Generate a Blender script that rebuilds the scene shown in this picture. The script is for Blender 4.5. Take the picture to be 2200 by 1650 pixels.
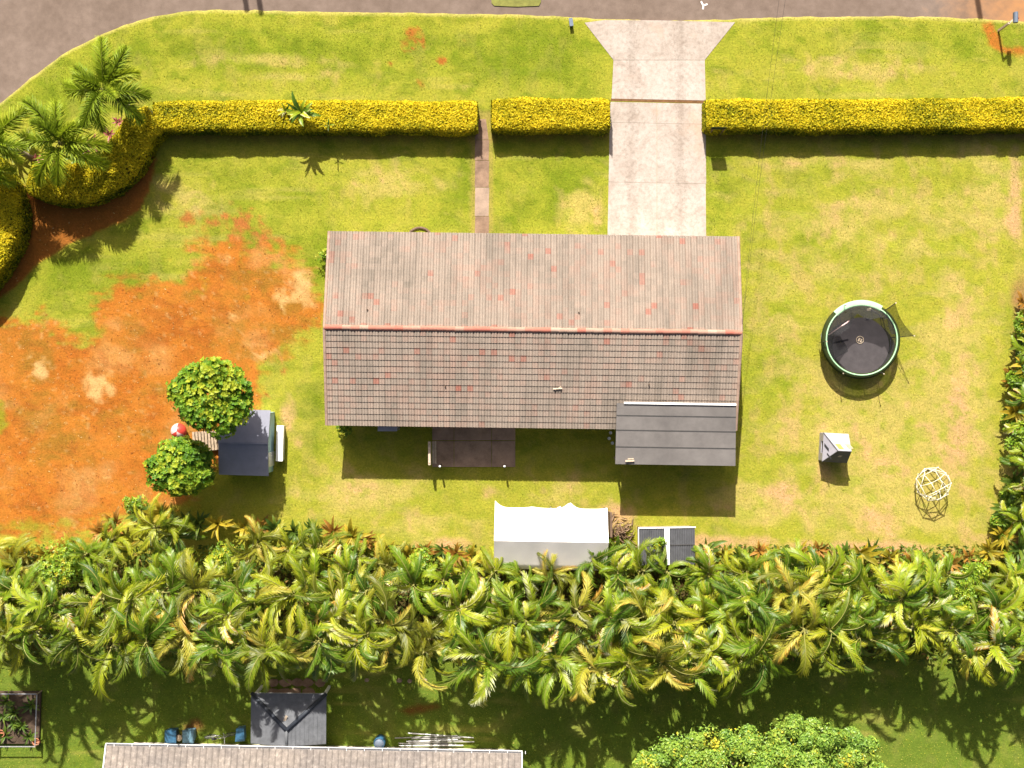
import bpy, math, random
import numpy as np
from mathutils import Vector, Matrix, Euler

random.seed(7)
RNG = np.random.default_rng(11)
R = math.radians
scene = bpy.context.scene
COL = scene.collection
for _o in list(bpy.data.objects):
    bpy.data.objects.remove(_o)

# ------------------------------------------------------------------ camera, sky, sun, exposure
CAM_H = 66.0          # drone height above the lawn
PPM = 40.0            # photo pixels per metre on the ground
cam_d = bpy.data.cameras.new('camera')
cam = bpy.data.objects.new('camera', cam_d)
COL.objects.link(cam)
cam.location = (0, 0, CAM_H)
cam.rotation_euler = (0, 0, 0)
cam_d.sensor_fit = 'HORIZONTAL'
cam_d.angle = 2 * math.atan(27.5 / CAM_H)
cam_d.clip_start = 0.5
cam_d.clip_end = 2000
scene.camera = cam

SUN_EL = R(41.4)
SUN_DIR = Vector((-0.161 * math.cos(SUN_EL), 0.987 * math.cos(SUN_EL), math.sin(SUN_EL))).normalized()
world = bpy.data.worlds.new('World')
scene.world = world
world.use_nodes = True
wn = world.node_tree
wn.nodes.clear()
sky = wn.nodes.new('ShaderNodeTexSky')
sky.sky_type = 'NISHITA'
sky.sun_disc = False
sky.air_density = 0.75
sky.dust_density = 6.0
sky.ozone_density = 0.0
sky.sun_elevation = SUN_EL
sky.sun_rotation = math.atan2(SUN_DIR.x, SUN_DIR.y)
bg = wn.nodes.new('ShaderNodeBackground')
bg.inputs['Strength'].default_value = 0.062
wo = wn.nodes.new('ShaderNodeOutputWorld')
wn.links.new(sky.outputs[0], bg.inputs[0])
wn.links.new(bg.outputs[0], wo.inputs[0])
sun_d = bpy.data.lights.new('sun', 'SUN')
sun_d.energy = 5.0
sun_d.angle = R(0.55)
sun_d.color = (1.0, 0.945, 0.86)
sun = bpy.data.objects.new('sun', sun_d)
COL.objects.link(sun)
sun.rotation_euler = SUN_DIR.to_track_quat('Z', 'Y').to_euler()
sun.location = (-10, 60, 60)
scene.view_settings.view_transform = 'Standard'
scene.view_settings.look = 'None'
scene.view_settings.gamma = 1.0
scene.view_settings.exposure = 1.1
scene.view_settings.use_curve_mapping = False

# ------------------------------------------------------------------ helpers
def P(px, py, z=0.0):
    """photo pixel -> point on the horizontal plane at height z"""
    k = (CAM_H - z) / CAM_H / PPM
    return Vector(((px - 1100.0) * k, (825.0 - py) * k, z))

def V(*a):
    return Vector(a)

class MB:
    """collects faces of one mesh"""
    def __init__(self):
        self.v = []; self.f = []; self.m = []
    def quad(self, a, b, c, d, m=0):
        i = len(self.v); self.v += [tuple(a), tuple(b), tuple(c), tuple(d)]
        self.f.append((i, i+1, i+2, i+3)); self.m.append(m); return self
    def tri(self, a, b, c, m=0):
        i = len(self.v); self.v += [tuple(a), tuple(b), tuple(c)]
        self.f.append((i, i+1, i+2)); self.m.append(m); return self
    def mesh(self, vs, fs, m=0):
        i = len(self.v); self.v += [tuple(p) for p in vs]
        for f in fs:
            self.f.append(tuple(i+k for k in f)); self.m.append(m)
        return self
    def box(self, cx, cy, cz, sx, sy, sz, rz=0.0, m=0, rx=0.0, ry=0.0):
        M = Matrix.Translation((cx, cy, cz)) @ Euler((rx, ry, rz)).to_matrix().to_4x4()
        vs = [M @ Vector((x*sx/2, y*sy/2, z*sz/2)) for z in (-1, 1) for y in (-1, 1) for x in (-1, 1)]
        fs = [(0, 2, 3, 1), (4, 5, 7, 6), (0, 1, 5, 4), (2, 6, 7, 3), (0, 4, 6, 2), (1, 3, 7, 5)]
        return self.mesh(vs, fs, m)
    def prism(self, pts, z0, z1, m=0):
        """counter-clockwise outline extruded from z0 to z1"""
        n = len(pts)
        vs = [(p[0], p[1], z0) for p in pts] + [(p[0], p[1], z1) for p in pts]
        fs = [tuple(range(n, 2*n)), tuple(range(n-1, -1, -1))]
        fs += [(k, (k+1) % n, n+(k+1) % n, n+k) for k in range(n)]
        return self.mesh(vs, fs, m)
    def tube(self, pts, r, n=6, m=0, cap=True):
        pts = [Vector(p) for p in pts]
        rr = r if isinstance(r, (list, tuple)) else [r]*len(pts)
        vs = []; fs = []
        for k, p in enumerate(pts):
            t = (pts[min(k+1, len(pts)-1)] - pts[max(k-1, 0)])
            t = t.normalized() if t.length > 1e-9 else Vector((0, 0, 1))
            a = Vector((0, 0, 1)) if abs(t.z) < 0.9 else Vector((1, 0, 0))
            u = t.cross(a).normalized(); w = t.cross(u)
            for j in range(n):
                q = 2*math.pi*j/n
                vs.append(p + (u*math.cos(q) + w*math.sin(q))*rr[k])
        for k in range(len(pts)-1):
            for j in range(n):
                fs.append((k*n+j, k*n+(j+1) % n, (k+1)*n+(j+1) % n, (k+1)*n+j))
        if cap:
            fs.append(tuple(range(n-1, -1, -1)))
            fs.append(tuple(range((len(pts)-1)*n, len(pts)*n)))
        return self.mesh(vs, fs, m)
    def ring(self, c, rad, r, n=48, k=6, m=0, a0=0.0, a1=2*math.pi):
        closed = abs(a1-a0-2*math.pi) < 1e-6
        pts = [(c[0]+rad*math.cos(a0+(a1-a0)*i/n), c[1]+rad*math.sin(a0+(a1-a0)*i/n), c[2]) for i in range(n+1)]
        return self.tube(pts, r, k, m, cap=not closed)
    def lathe(self, c, prof, n=24, m=0):
        vs = []; fs = []
        for (r, z) in prof:
            for j in range(n):
                q = 2*math.pi*j/n
                vs.append((c[0]+r*math.cos(q), c[1]+r*math.sin(q), c[2]+z))
        for k in range(len(prof)-1):
            for j in range(n):
                fs.append((k*n+j, k*n+(j+1) % n, (k+1)*n+(j+1) % n, (k+1)*n+j))
        return self.mesh(vs, fs, m)
    def data(self, name, mats):
        me = bpy.data.meshes.new(name)
        me.from_pydata([tuple(p) for p in self.v], [], self.f)
        for mt in (mats if isinstance(mats, (list, tuple)) else [mats]):
            me.materials.append(mt)
        if any(self.m):
            me.polygons.foreach_set('material_index', self.m)
        me.update()
        return me

def link(name, me, parent=None, loc=None, rot=None):
    o = bpy.data.objects.new(name, me)
    COL.objects.link(o)
    if parent is not None: o.parent = parent
    if loc is not None: o.location = loc
    if rot is not None: o.rotation_euler = rot
    return o

def obj(name, mb, mats, parent=None, loc=None, rot=None, smooth=False):
    me = mb.data(name, mats)
    if smooth:
        me.polygons.foreach_set('use_smooth', [True]*len(me.polygons))
    return link(name, me, parent, loc, rot)

def tag(o, label=None, cat=None, group=None, kind=None):
    if label: o['label'] = label
    if cat: o['category'] = cat
    if group: o['group'] = group
    if kind: o['kind'] = kind
    return o

def thing(name, label, cat, loc=(0, 0, 0), rz=0.0, group=None):
    o = bpy.data.objects.new(name, None)
    o.empty_display_size = 0.3
    COL.objects.link(o)
    o.location = loc
    o.rotation_euler = (0, 0, rz)
    return tag(o, label, cat, group)

def np_mesh(name, verts, faces, mats, tint=None, mat_idx=None, flat=True):
    """fast mesh from arrays; faces (n,4) or (n,3); tint = per-vertex float"""
    verts = np.asarray(verts, dtype=np.float32); faces = np.asarray(faces, dtype=np.int32)
    me = bpy.data.meshes.new(name)
    n, k = faces.shape
    me.vertices.add(len(verts)); me.vertices.foreach_set('co', verts.ravel())
    me.loops.add(n*k); me.loops.foreach_set('vertex_index', faces.ravel())
    me.polygons.add(n)
    me.polygons.foreach_set('loop_start', np.arange(0, n*k, k, dtype=np.int32))
    me.polygons.foreach_set('loop_total', np.full(n, k, dtype=np.int32))
    for mt in (mats if isinstance(mats, (list, tuple)) else [mats]):
        me.materials.append(mt)
    if mat_idx is not None:
        me.polygons.foreach_set('material_index', np.asarray(mat_idx, dtype=np.int32))
    if tint is not None:
        at = me.attributes.new('tint', 'FLOAT', 'POINT')
        at.data.foreach_set('value', np.asarray(tint, dtype=np.float32))
    me.update(calc_edges=True)
    me.validate()
    if flat: me.shade_flat()
    return me

def unit(a):
    return a/np.maximum(np.linalg.norm(a, axis=-1, keepdims=True), 1e-9)

# value noise for ground painting
def vnoise(x, y, seed=0):
    g = np.random.default_rng(seed).random((256, 256))
    xi = np.floor(x).astype(int); yi = np.floor(y).astype(int)
    fx = x-xi; fy = y-yi
    fx = fx*fx*(3-2*fx); fy = fy*fy*(3-2*fy)
    a = g[xi % 256, yi % 256]; b = g[(xi+1) % 256, yi % 256]
    c = g[xi % 256, (yi+1) % 256]; d = g[(xi+1) % 256, (yi+1) % 256]
    return (a*(1-fx)+b*fx)*(1-fy) + (c*(1-fx)+d*fx)*fy

def fbm(x, y, seed=0, octv=4):
    s = 0; w = 0.5; t = 0
    for k in range(octv):
        s = s + w*vnoise(x*2**k+17.3*k, y*2**k+9.1*k, seed+k); t += w; w *= 0.55
    return s/t

def sstep(a, b, x):
    t = np.clip((x-a)/(b-a), 0, 1)
    return t*t*(3-2*t)

def poly_sd(px, py, poly):
    """signed distance in pixels, positive inside"""
    d = np.full(px.shape, 1e9); inside = np.zeros(px.shape, bool)
    n = len(poly)
    for i in range(n):
        x0, y0 = poly[i]; x1, y1 = poly[(i+1) % n]
        ex, ey = x1-x0, y1-y0
        t = np.clip(((px-x0)*ex+(py-y0)*ey)/(ex*ex+ey*ey+1e-9), 0, 1)
        d = np.minimum(d, np.hypot(px-x0-t*ex, py-y0-t*ey))
        cond = ((y0 > py) != (y1 > py))
        xc = x0+(py-y0)*ex/(ey if abs(ey) > 1e-9 else 1e-9)
        inside ^= cond & (px < xc)
    return np.where(inside, d, -d)

# ------------------------------------------------------------------ materials
def new_mat(name):
    m = bpy.data.materials.new(name); m.use_nodes = True
    nt = m.node_tree; nt.nodes.clear()
    out = nt.nodes.new('ShaderNodeOutputMaterial')
    return m, nt, out

def N(nt, typ, **kw):
    n = nt.nodes.new(typ)
    for k, v in kw.items():
        if hasattr(n, k) and k not in ('inputs',):
            setattr(n, k, v)
    return n

def ramp(nt, stops, fac=None, interp='LINEAR'):
    r = nt.nodes.new('ShaderNodeValToRGB')
    r.color_ramp.interpolation = interp
    e = r.color_ramp.elements
    while len(e) < len(stops): e.new(0.5)
    for el, (p, c) in zip(e, stops):
        el.position = p; el.color = (c[0], c[1], c[2], 1)
    if fac is not None: nt.links.new(fac, r.inputs[0])
    return r

def mixc(nt, a, b, fac, mode='MIX'):
    m = nt.nodes.new('ShaderNodeMix'); m.data_type = 'RGBA'; m.blend_type = mode
    for s, v in ((m.inputs[0], fac), (m.inputs[6], a), (m.inputs[7], b)):
        if hasattr(v, 'default_value') or hasattr(v, 'is_linked'): nt.links.new(v, s)
        elif isinstance(v, (int, float)): s.default_value = v
        else: s.default_value = (v[0], v[1], v[2], 1)
    return m.outputs[2]

def noise(nt, scale, detail=4, rough=0.6, vec=None, dist=0.0):
    n = nt.nodes.new('ShaderNodeTexNoise')
    n.inputs['Scale'].default_value = scale; n.inputs['Detail'].default_value = detail
    n.inputs['Roughness'].default_value = rough; n.inputs['Distortion'].default_value = dist
    if vec is None:
        g = nt.nodes.new('ShaderNodeNewGeometry'); vec = g.outputs['Position']
    nt.links.new(vec, n.inputs['Vector'])
    return n

def bump(nt, h, strength=0.3, dist=0.02):
    b = nt.nodes.new('ShaderNodeBump')
    b.inputs['Strength'].default_value = strength; b.inputs['Distance'].default_value = dist
    nt.links.new(h, b.inputs['Height'])
    return b.outputs[0]

def mat_plain(name, c, rough=0.7, var=0.25, scale=3.0, bstr=0.15, metal=0.0, spec=0.3, c2=None, fine=40.0, local=False):
    """base colour broken up by two noises, with fine relief"""
    m, nt, out = new_mat(name)
    p = nt.nodes.new('ShaderNodeBsdfPrincipled')
    vec = None
    if local:
        vec = nt.nodes.new('ShaderNodeTexCoord').outputs['Object']
    n1 = noise(nt, scale, 5, 0.65, vec); n2 = noise(nt, fine, 3, 0.6, vec)
    dark = tuple(x*(1-var) for x in c); lite = tuple(min(1, x*(1+var)) for x in (c2 or c))
    r1 = ramp(nt, [(0.3, dark), (0.7, lite)], n1.outputs[0])
    r2 = ramp(nt, [(0.25, (1-var*0.6,)*3), (0.75, (1+var*0.3,)*3)], n2.outputs[0])
    nt.links.new(mixc(nt, r1.outputs[0], r2.outputs[0], 1.0, 'MULTIPLY'), p.inputs['Base Color'])
    p.inputs['Roughness'].default_value = rough; p.inputs['Metallic'].default_value = metal
    p.inputs['Specular IOR Level'].default_value = spec
    nt.links.new(bump(nt, n2.outputs[0], bstr, 0.02), p.inputs['Normal'])
    nt.links.new(p.outputs[0], out.inputs[0])
    return m

def mat_leaf(name, stops, back=1.25, trans=0.28, rough=0.42, spec=0.35, by='tint', objvar=0.0, backc=None):
    """leaf colour from the mesh attribute 'tint' and, for separate leaves, the object's own random value"""
    m, nt, out = new_mat(name)
    p = nt.nodes.new('ShaderNodeBsdfPrincipled')
    a = nt.nodes.new('ShaderNodeAttribute'); a.attribute_name = 'tint'
    fac = a.outputs['Fac']
    if objvar > 0:
        oi = nt.nodes.new('ShaderNodeObjectInfo')
        mm = nt.nodes.new('ShaderNodeMath'); mm.operation = 'MULTIPLY_ADD'
        sh = nt.nodes.new('ShaderNodeMath'); sh.operation = 'SUBTRACT'; sh.inputs[1].default_value = 0.5
        nt.links.new(oi.outputs['Random'], sh.inputs[0])
        nt.links.new(sh.outputs[0], mm.inputs[0]); mm.inputs[1].default_value = objvar
        nt.links.new(fac, mm.inputs[2]); fac = mm.outputs[0]
    c = ramp(nt, stops, fac).outputs[0]
    n = noise(nt, 14.0, 3, 0.6)
    c = mixc(nt, c, ramp(nt, [(0.3, (0.72, 0.74, 0.7)), (0.7, (1.2, 1.16, 1.1))], n.outputs[0]).outputs[0], 1.0, 'MULTIPLY')
    g = nt.nodes.new('ShaderNodeNewGeometry')
    pale = mixc(nt, c, backc or (back, back, back), 0.55 if backc else 1.0, 'MIX' if backc else 'MULTIPLY')
    c2 = mixc(nt, c, pale, g.outputs['Backfacing'])
    nt.links.new(c2, p.inputs['Base Color'])
    p.inputs['Roughness'].default_value = rough
    p.inputs['Specular IOR Level'].default_value = spec
    t = nt.nodes.new('ShaderNodeBsdfTranslucent'); nt.links.new(c2, t.inputs[0])
    mx = nt.nodes.new('ShaderNodeMixShader'); mx.inputs[0].default_value = trans
    nt.links.new(p.outputs[0], mx.inputs[1]); nt.links.new(t.outputs[0], mx.inputs[2])
    nt.links.new(mx.outputs[0], out.inputs[0])
    return m

def mat_ground():
    m, nt, out = new_mat('lawn_and_soil')
    p = nt.nodes.new('ShaderNodeBsdfPrincipled')
    a = nt.nodes.new('ShaderNodeAttribute'); a.attribute_name = 'paint'
    a2 = nt.nodes.new('ShaderNodeAttribute'); a2.attribute_name = 'soil'
    n1 = noise(nt, 9.0, 6, 0.72); n2 = noise(nt, 2.2, 5, 0.65); n3 = noise(nt, 34.0, 4, 0.7)
    f1 = ramp(nt, [(0.3, (0.6, 0.63, 0.54)), (0.5, (1, 1, 1)), (0.7, (1.32, 1.29, 1.26))], n1.outputs[0]).outputs[0]
    f2 = ramp(nt, [(0.3, (0.86, 0.92, 0.85)), (0.7, (1.13, 1.07, 1.1))], n2.outputs[0]).outputs[0]
    f3 = ramp(nt, [(0.3, (0.6, 0.63, 0.56)), (0.7, (1.32, 1.29, 1.26))], n3.outputs[0]).outputs[0]
    c = mixc(nt, mixc(nt, mixc(nt, a.outputs['Color'], f1, 0.85, 'MULTIPLY'), f2, 1.0, 'MULTIPLY'), f3, 0.9, 'MULTIPLY')
    nt.links.new(c, p.inputs['Base Color'])
    p.inputs['Roughness'].default_value = 0.9; p.inputs['Specular IOR Level'].default_value = 0.08
    mh = nt.nodes.new('ShaderNodeMath'); mh.operation = 'ADD'
    nt.links.new(n1.outputs[0], mh.inputs[0]); nt.links.new(n3.outputs[0], mh.inputs[1])
    nt.links.new(bump(nt, mh.outputs[0], 0.75, 0.05), p.inputs['Normal'])
    nt.links.new(p.outputs[0], out.inputs[0])
    return m

M = {}
M['ground'] = mat_ground()
M['asphalt'] = mat_plain('asphalt', (0.125, 0.105, 0.095), 0.9, 0.2, 0.35, 0.25, spec=0.2, c2=(0.15, 0.118, 0.098), fine=55)
M['soil_far'] = mat_plain('far_ground', (0.16, 0.15, 0.04), 0.95, 0.3, 0.2, 0.2, spec=0.1)
def mat_concrete():
    m, nt, out = new_mat('stained_concrete')
    p = nt.nodes.new('ShaderNodeBsdfPrincipled')
    n1 = noise(nt, 0.8, 6, 0.72, dist=0.6); n2 = noise(nt, 5.0, 6, 0.75); n3 = noise(nt, 38, 3, 0.6)
    c = ramp(nt, [(0.3, (0.29, 0.238, 0.2)), (0.5, (0.37, 0.32, 0.28)), (0.72, (0.41, 0.37, 0.335))], n1.outputs[0]).outputs[0]
    f = ramp(nt, [(0.3, (0.74, 0.72, 0.7)), (0.52, (1, 1, 1)), (0.75, (1.1, 1.1, 1.1))], n2.outputs[0]).outputs[0]
    g = ramp(nt, [(0.3, (0.87, 0.86, 0.85)), (0.7, (1.07, 1.07, 1.07))], n3.outputs[0]).outputs[0]
    c = mixc(nt, mixc(nt, c, f, 1.0, 'MULTIPLY'), g, 1.0, 'MULTIPLY')
    w = nt.nodes.new('ShaderNodeTexNoise'); w.inputs['Scale'].default_value = 0.33; w.inputs['Detail'].default_value = 4
    ge = nt.nodes.new('ShaderNodeNewGeometry'); nt.links.new(ge.outputs['Position'], w.inputs['Vector'])
    rs = ramp(nt, [(0.6, (0, 0, 0)), (0.72, (1, 1, 1))], w.outputs[0])
    c = mixc(nt, c, (0.42, 0.27, 0.18), mixc(nt, (0, 0, 0), rs.outputs[0], 0.5))
    sx = nt.nodes.new('ShaderNodeSeparateXYZ'); nt.links.new(ge.outputs['Position'], sx.inputs[0])
    for xc in (6.45, 9.05):
        d = nt.nodes.new('ShaderNodeMath'); d.operation = 'SUBTRACT'; d.inputs[1].default_value = xc; nt.links.new(sx.outputs[0], d.inputs[0])
        ab = nt.nodes.new('ShaderNodeMath'); ab.operation = 'ABSOLUTE'; nt.links.new(d.outputs[0], ab.inputs[0])
        ad = nt.nodes.new('ShaderNodeMath'); ad.operation = 'MULTIPLY_ADD'; ad.inputs[1].default_value = 1.1; nt.links.new(n2.outputs[0], ad.inputs[0]); nt.links.new(ab.outputs[0], ad.inputs[2])
        c = mixc(nt, c, ramp(nt, [(0.55, (0.8, 0.78, 0.76)), (0.95, (1, 1, 1))], ad.outputs[0]).outputs[0], 0.8, 'MULTIPLY')
    oi = nt.nodes.new('ShaderNodeObjectInfo')
    c = mixc(nt, c, ramp(nt, [(0, (0.93, 0.92, 0.9)), (1, (1.05, 1.05, 1.05))], oi.outputs['Random']).outputs[0], 1.0, 'MULTIPLY')
    nt.links.new(c, p.inputs['Base Color']); p.inputs['Roughness'].default_value = 0.85
    p.inputs['Specular IOR Level'].default_value = 0.2
    nt.links.new(bump(nt, n3.outputs[0], 0.2, 0.01), p.inputs['Normal'])
    nt.links.new(p.outputs[0], out.inputs[0])
    return m
M['concrete'] = mat_concrete()
M['path'] = mat_plain('worn_path_concrete', (0.19, 0.12, 0.08), 0.9, 0.3, 1.6, 0.2, c2=(0.23, 0.15, 0.1), fine=30)
M['path_pale'] = mat_plain('pale_path_concrete', (0.29, 0.21, 0.155), 0.9, 0.25, 1.6, 0.2, fine=30)
M['patio'] = mat_plain('dark_patio_concrete', (0.33, 0.22, 0.15), 0.9, 0.3, 1.4, 0.2, fine=30)
M['joint'] = mat_plain('joint_soil', (0.15, 0.075, 0.03), 0.95, 0.3, 4)
M['wall_paint'] = mat_plain('cream_wall_paint', (0.55, 0.5, 0.42), 0.8, 0.08, 2)
M['trim'] = mat_plain('white_trim_paint', (0.72, 0.7, 0.67), 0.6, 0.08, 3)
M['white_metal'] = mat_plain('white_painted_metal', (0.8, 0.8, 0.78), 0.45, 0.05, 3)
M['glass'] = mat_plain('dark_window_glass', (0.03, 0.035, 0.04), 0.08, 0.1, 2, 0.0, spec=0.6)
M['wood'] = mat_plain('weathered_wood', (0.34, 0.26, 0.18), 0.8, 0.3, 6, 0.3, fine=50)
M['wood_pale'] = mat_plain('pale_bleached_wood', (0.5, 0.4, 0.29), 0.8, 0.25, 6, 0.3, fine=50)
M['wood_dark'] = mat_plain('dark_wood', (0.14, 0.09, 0.06), 0.85, 0.3, 6, 0.3, fine=50)
M['flat_roof'] = mat_plain('grey_rolled_roofing', (0.14, 0.127, 0.12), 0.8, 0.18, 0.7, 0.2, c2=(0.155, 0.142, 0.133), fine=60)
M['seam'] = mat_plain('roofing_seam_tar', (0.06, 0.057, 0.055), 0.7, 0.2, 5)
M['shed_roof'] = mat_plain('blue_grey_shed_roofing', (0.2, 0.205, 0.25), 0.75, 0.1, 2.0, 0.15, fine=50)
M['pale_blue'] = mat_plain('pale_blue_wall_paint', (0.42, 0.62, 0.66), 0.7, 0.06, 3)
M['canvas'] = mat_plain('white_tarpaulin', (0.82, 0.77, 0.74), 0.55, 0.04, 1.0, 0.1, fine=12)
M['panel'] = mat_plain('dark_corrugated_sheet', (0.085, 0.087, 0.095), 0.55, 0.2, 3.0, 0.15, fine=30)
M['black_fabric'] = mat_plain('black_trampoline_mat', (0.055, 0.048, 0.05), 0.8, 0.18, 3.0, 0.15, fine=70)
M['black_plastic'] = mat_plain('black_plastic', (0.03, 0.03, 0.033), 0.5, 0.2, 5)
M['green_pad'] = mat_plain('green_pvc_pad', (0.17, 0.42, 0.2), 0.4, 0.12, 3.0, 0.05)
M['green_pad_pale'] = mat_plain('faded_green_pvc_pad', (0.33, 0.56, 0.33), 0.45, 0.12, 3.0, 0.05)
M['dark_green'] = mat_plain('dark_green_paint', (0.03, 0.04, 0.012), 0.9, 0.15, 5, spec=0.1)
M['steel'] = mat_plain('galvanised_steel', (0.45, 0.45, 0.46), 0.4, 0.12, 8, 0.05, metal=0.6)
M['cream_tube'] = mat_plain('cream_powder_coated_tube', (0.62, 0.58, 0.42), 0.45, 0.08, 8)
M['toy_grey'] = mat_plain('lilac_grey_plastic', (0.3, 0.29, 0.33), 0.45, 0.08, 4)
M['toy_trim_shade'] = mat_plain('dark_trim_shade_plastic', (0.1, 0.1, 0.11), 0.5, 0.12, 4)  # dark trim, and the back roof's shade put into colour
M['toy_orange'] = mat_plain('orange_plastic', (0.55, 0.22, 0.06), 0.45, 0.1, 4)
M['blue_grey'] = mat_plain('blue_grey_paint', (0.12, 0.15, 0.2), 0.5, 0.12, 6)
M['blue'] = mat_plain('blue_plastic', (0.03, 0.095, 0.17), 0.45, 0.25, 6)
M['blue_pale'] = mat_plain('faded_blue_tarp', (0.1, 0.19, 0.25), 0.6, 0.35, 5)
M['terracotta'] = mat_plain('terracotta', (0.42, 0.17, 0.09), 0.8, 0.2, 6)
M['red'] = mat_plain('red_plastic', (0.5, 0.05, 0.035), 0.4, 0.1, 4)
M['pink'] = mat_plain('pale_pink_plastic', (0.62, 0.42, 0.4), 0.4, 0.1, 4)
M['bark'] = mat_plain('grey_brown_bark', (0.17, 0.125, 0.085), 0.9, 0.35, 5, 0.6, fine=25)
M['palm_trunk'] = mat_plain('ringed_palm_trunk', (0.26, 0.21, 0.15), 0.9, 0.3, 7, 0.5, fine=25)
M['cane'] = mat_plain('green_yellow_cane', (0.2, 0.19, 0.05), 0.7, 0.3, 6, 0.3)
M['brown_leaf'] = mat_plain('dry_brown_frond', (0.26, 0.16, 0.09), 0.9, 0.45, 6, 0.4, c2=(0.36, 0.25, 0.16))
M['mulch'] = mat_plain('dark_garden_soil', (0.075, 0.05, 0.032), 0.95, 0.4, 4, 0.5)
M['pipe'] = mat_plain('weathered_grey_pipe', (0.3, 0.29, 0.27), 0.6, 0.35, 5)
M['wire'] = mat_plain('black_cable', (0.02, 0.02, 0.02), 0.6, 0.1, 5)
M['paint_white'] = mat_plain('white_road_paint', (0.65, 0.62, 0.58), 0.8, 0.15, 8)
M['grey_tile'] = mat_plain('grey_concrete_tile', (0.21, 0.19, 0.175), 0.85, 0.35, 4.0, 0.4, c2=(0.25, 0.225, 0.205), fine=26)
M['slate'] = mat_plain('dark_slate_tile', (0.115, 0.12, 0.13), 0.7, 0.22, 3.0, 0.3, fine=26)
M['hip'] = mat_plain('dark_hip_cap', (0.03, 0.035, 0.045), 0.6, 0.2, 5)

# leaves
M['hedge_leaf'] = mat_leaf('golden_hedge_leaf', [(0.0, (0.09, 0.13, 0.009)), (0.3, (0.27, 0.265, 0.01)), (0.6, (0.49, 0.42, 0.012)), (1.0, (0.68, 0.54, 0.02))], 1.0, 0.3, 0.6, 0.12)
M['hedge_core'] = mat_plain('hedge_inner_twigs', (0.045, 0.048, 0.01), 0.95, 0.4, 8, 0.5)
_bk = (0.55, 0.58, 0.36)
M['frond'] = mat_leaf('yellow_green_palm_leaflet', [(0.0, (0.06, 0.1, 0.006)), (0.3, (0.15, 0.21, 0.009)), (0.55, (0.26, 0.31, 0.012)), (0.78, (0.39, 0.4, 0.02)), (0.92, (0.52, 0.47, 0.07)), (1.0, (0.46, 0.23, 0.03))], 1.2, 0.34, 0.45, 0.35, objvar=0.75, backc=_bk)
M['frond_green'] = mat_leaf('deep_green_palm_leaflet', [(0.0, (0.035, 0.085, 0.007)), (0.35, (0.1, 0.185, 0.01)), (0.65, (0.19, 0.285, 0.013)), (0.85, (0.3, 0.36, 0.02)), (1.0, (0.58, 0.6, 0.38))], 1.2, 0.34, 0.42, 0.38, objvar=0.8, backc=_bk)
M['frond_olive'] = mat_leaf('olive_palm_leaflet', [(0.0, (0.08, 0.1, 0.008)), (0.35, (0.18, 0.2, 0.014)), (0.6, (0.3, 0.3, 0.02)), (0.82, (0.46, 0.41, 0.07)), (1.0, (0.5, 0.28, 0.04))], 1.2, 0.34, 0.45, 0.35, objvar=0.85, backc=(0.6, 0.6, 0.42))
M['rachis'] = mat_plain('frond_midrib', (0.2, 0.19, 0.045), 0.6, 0.2, 6)
M['foxtail'] = mat_leaf('foxtail_leaflet', [(0.0, (0.06, 0.11, 0.01)), (0.5, (0.22, 0.3, 0.016)), (0.85, (0.38, 0.42, 0.025)), (1.0, (0.48, 0.46, 0.04))], 1.1, 0.3, 0.55, 0.2, objvar=0.4)
M['blade'] = mat_leaf('broad_strap_leaf', [(0.0, (0.05, 0.11, 0.008)), (0.35, (0.13, 0.22, 0.01)), (0.62, (0.24, 0.32, 0.013)), (0.82, (0.4, 0.42, 0.03)), (0.92, (0.57, 0.57, 0.34)), (1.0, (0.46, 0.24, 0.03))], 1.2, 0.32, 0.42, 0.4, objvar=0.85, backc=(0.58, 0.6, 0.45))
M['pink_leaf'] = mat_leaf('pink_bromeliad_leaf', [(0.0, (0.2, 0.04, 0.04)), (0.5, (0.45, 0.14, 0.14)), (1.0, (0.55, 0.36, 0.3))], 1.0, 0.2, 0.4, 0.4, objvar=0.5)
M['round_leaf'] = mat_leaf('glossy_tree_leaf', [(0.0, (0.02, 0.07, 0.008)), (0.45, (0.07, 0.175, 0.012)), (0.8, (0.16, 0.28, 0.018)), (1.0, (0.33, 0.38, 0.024))], 1.1, 0.28, 0.5, 0.22)
M['bush_leaf'] = mat_leaf('bright_shrub_leaf', [(0.0, (0.06, 0.13, 0.012)), (0.5, (0.17, 0.3, 0.02)), (0.85, (0.3, 0.4, 0.028)), (1.0, (0.46, 0.4, 0.03))], 1.1, 0.3, 0.42, 0.35)
M['tree_leaf'] = mat_leaf('fine_tree_leaf', [(0.0, (0.035, 0.1, 0.018)), (0.5, (0.15, 0.27, 0.035)), (0.85, (0.27, 0.37, 0.05)), (1.0, (0.46, 0.4, 0.03))], 1.1, 0.28, 0.42, 0.35)
M['cover_leaf'] = mat_leaf('undergrowth_leaf', [(0.0, (0.04, 0.07, 0.012)), (0.55, (0.12, 0.18, 0.018)), (0.8, (0.24, 0.24, 0.025)), (1.0, (0.26, 0.16, 0.05))], 1.0, 0.2, 0.6, 0.2)
M['net'] = None
def mat_net(name, op):
    m, nt, out = new_mat(name)
    d = nt.nodes.new('ShaderNodeBsdfDiffuse'); d.inputs[0].default_value = (0.03, 0.03, 0.032, 1)
    t = nt.nodes.new('ShaderNodeBsdfTransparent')
    mx = nt.nodes.new('ShaderNodeMixShader'); mx.inputs[0].default_value = op
    nt.links.new(t.outputs[0], mx.inputs[1]); nt.links.new(d.outputs[0], mx.inputs[2])
    nt.links.new(mx.outputs[0], out.inputs[0])
    return m
M['net'] = mat_net('black_safety_net', 0.6)
M['net_dense'] = mat_net('dense_black_net', 0.84)

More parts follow.
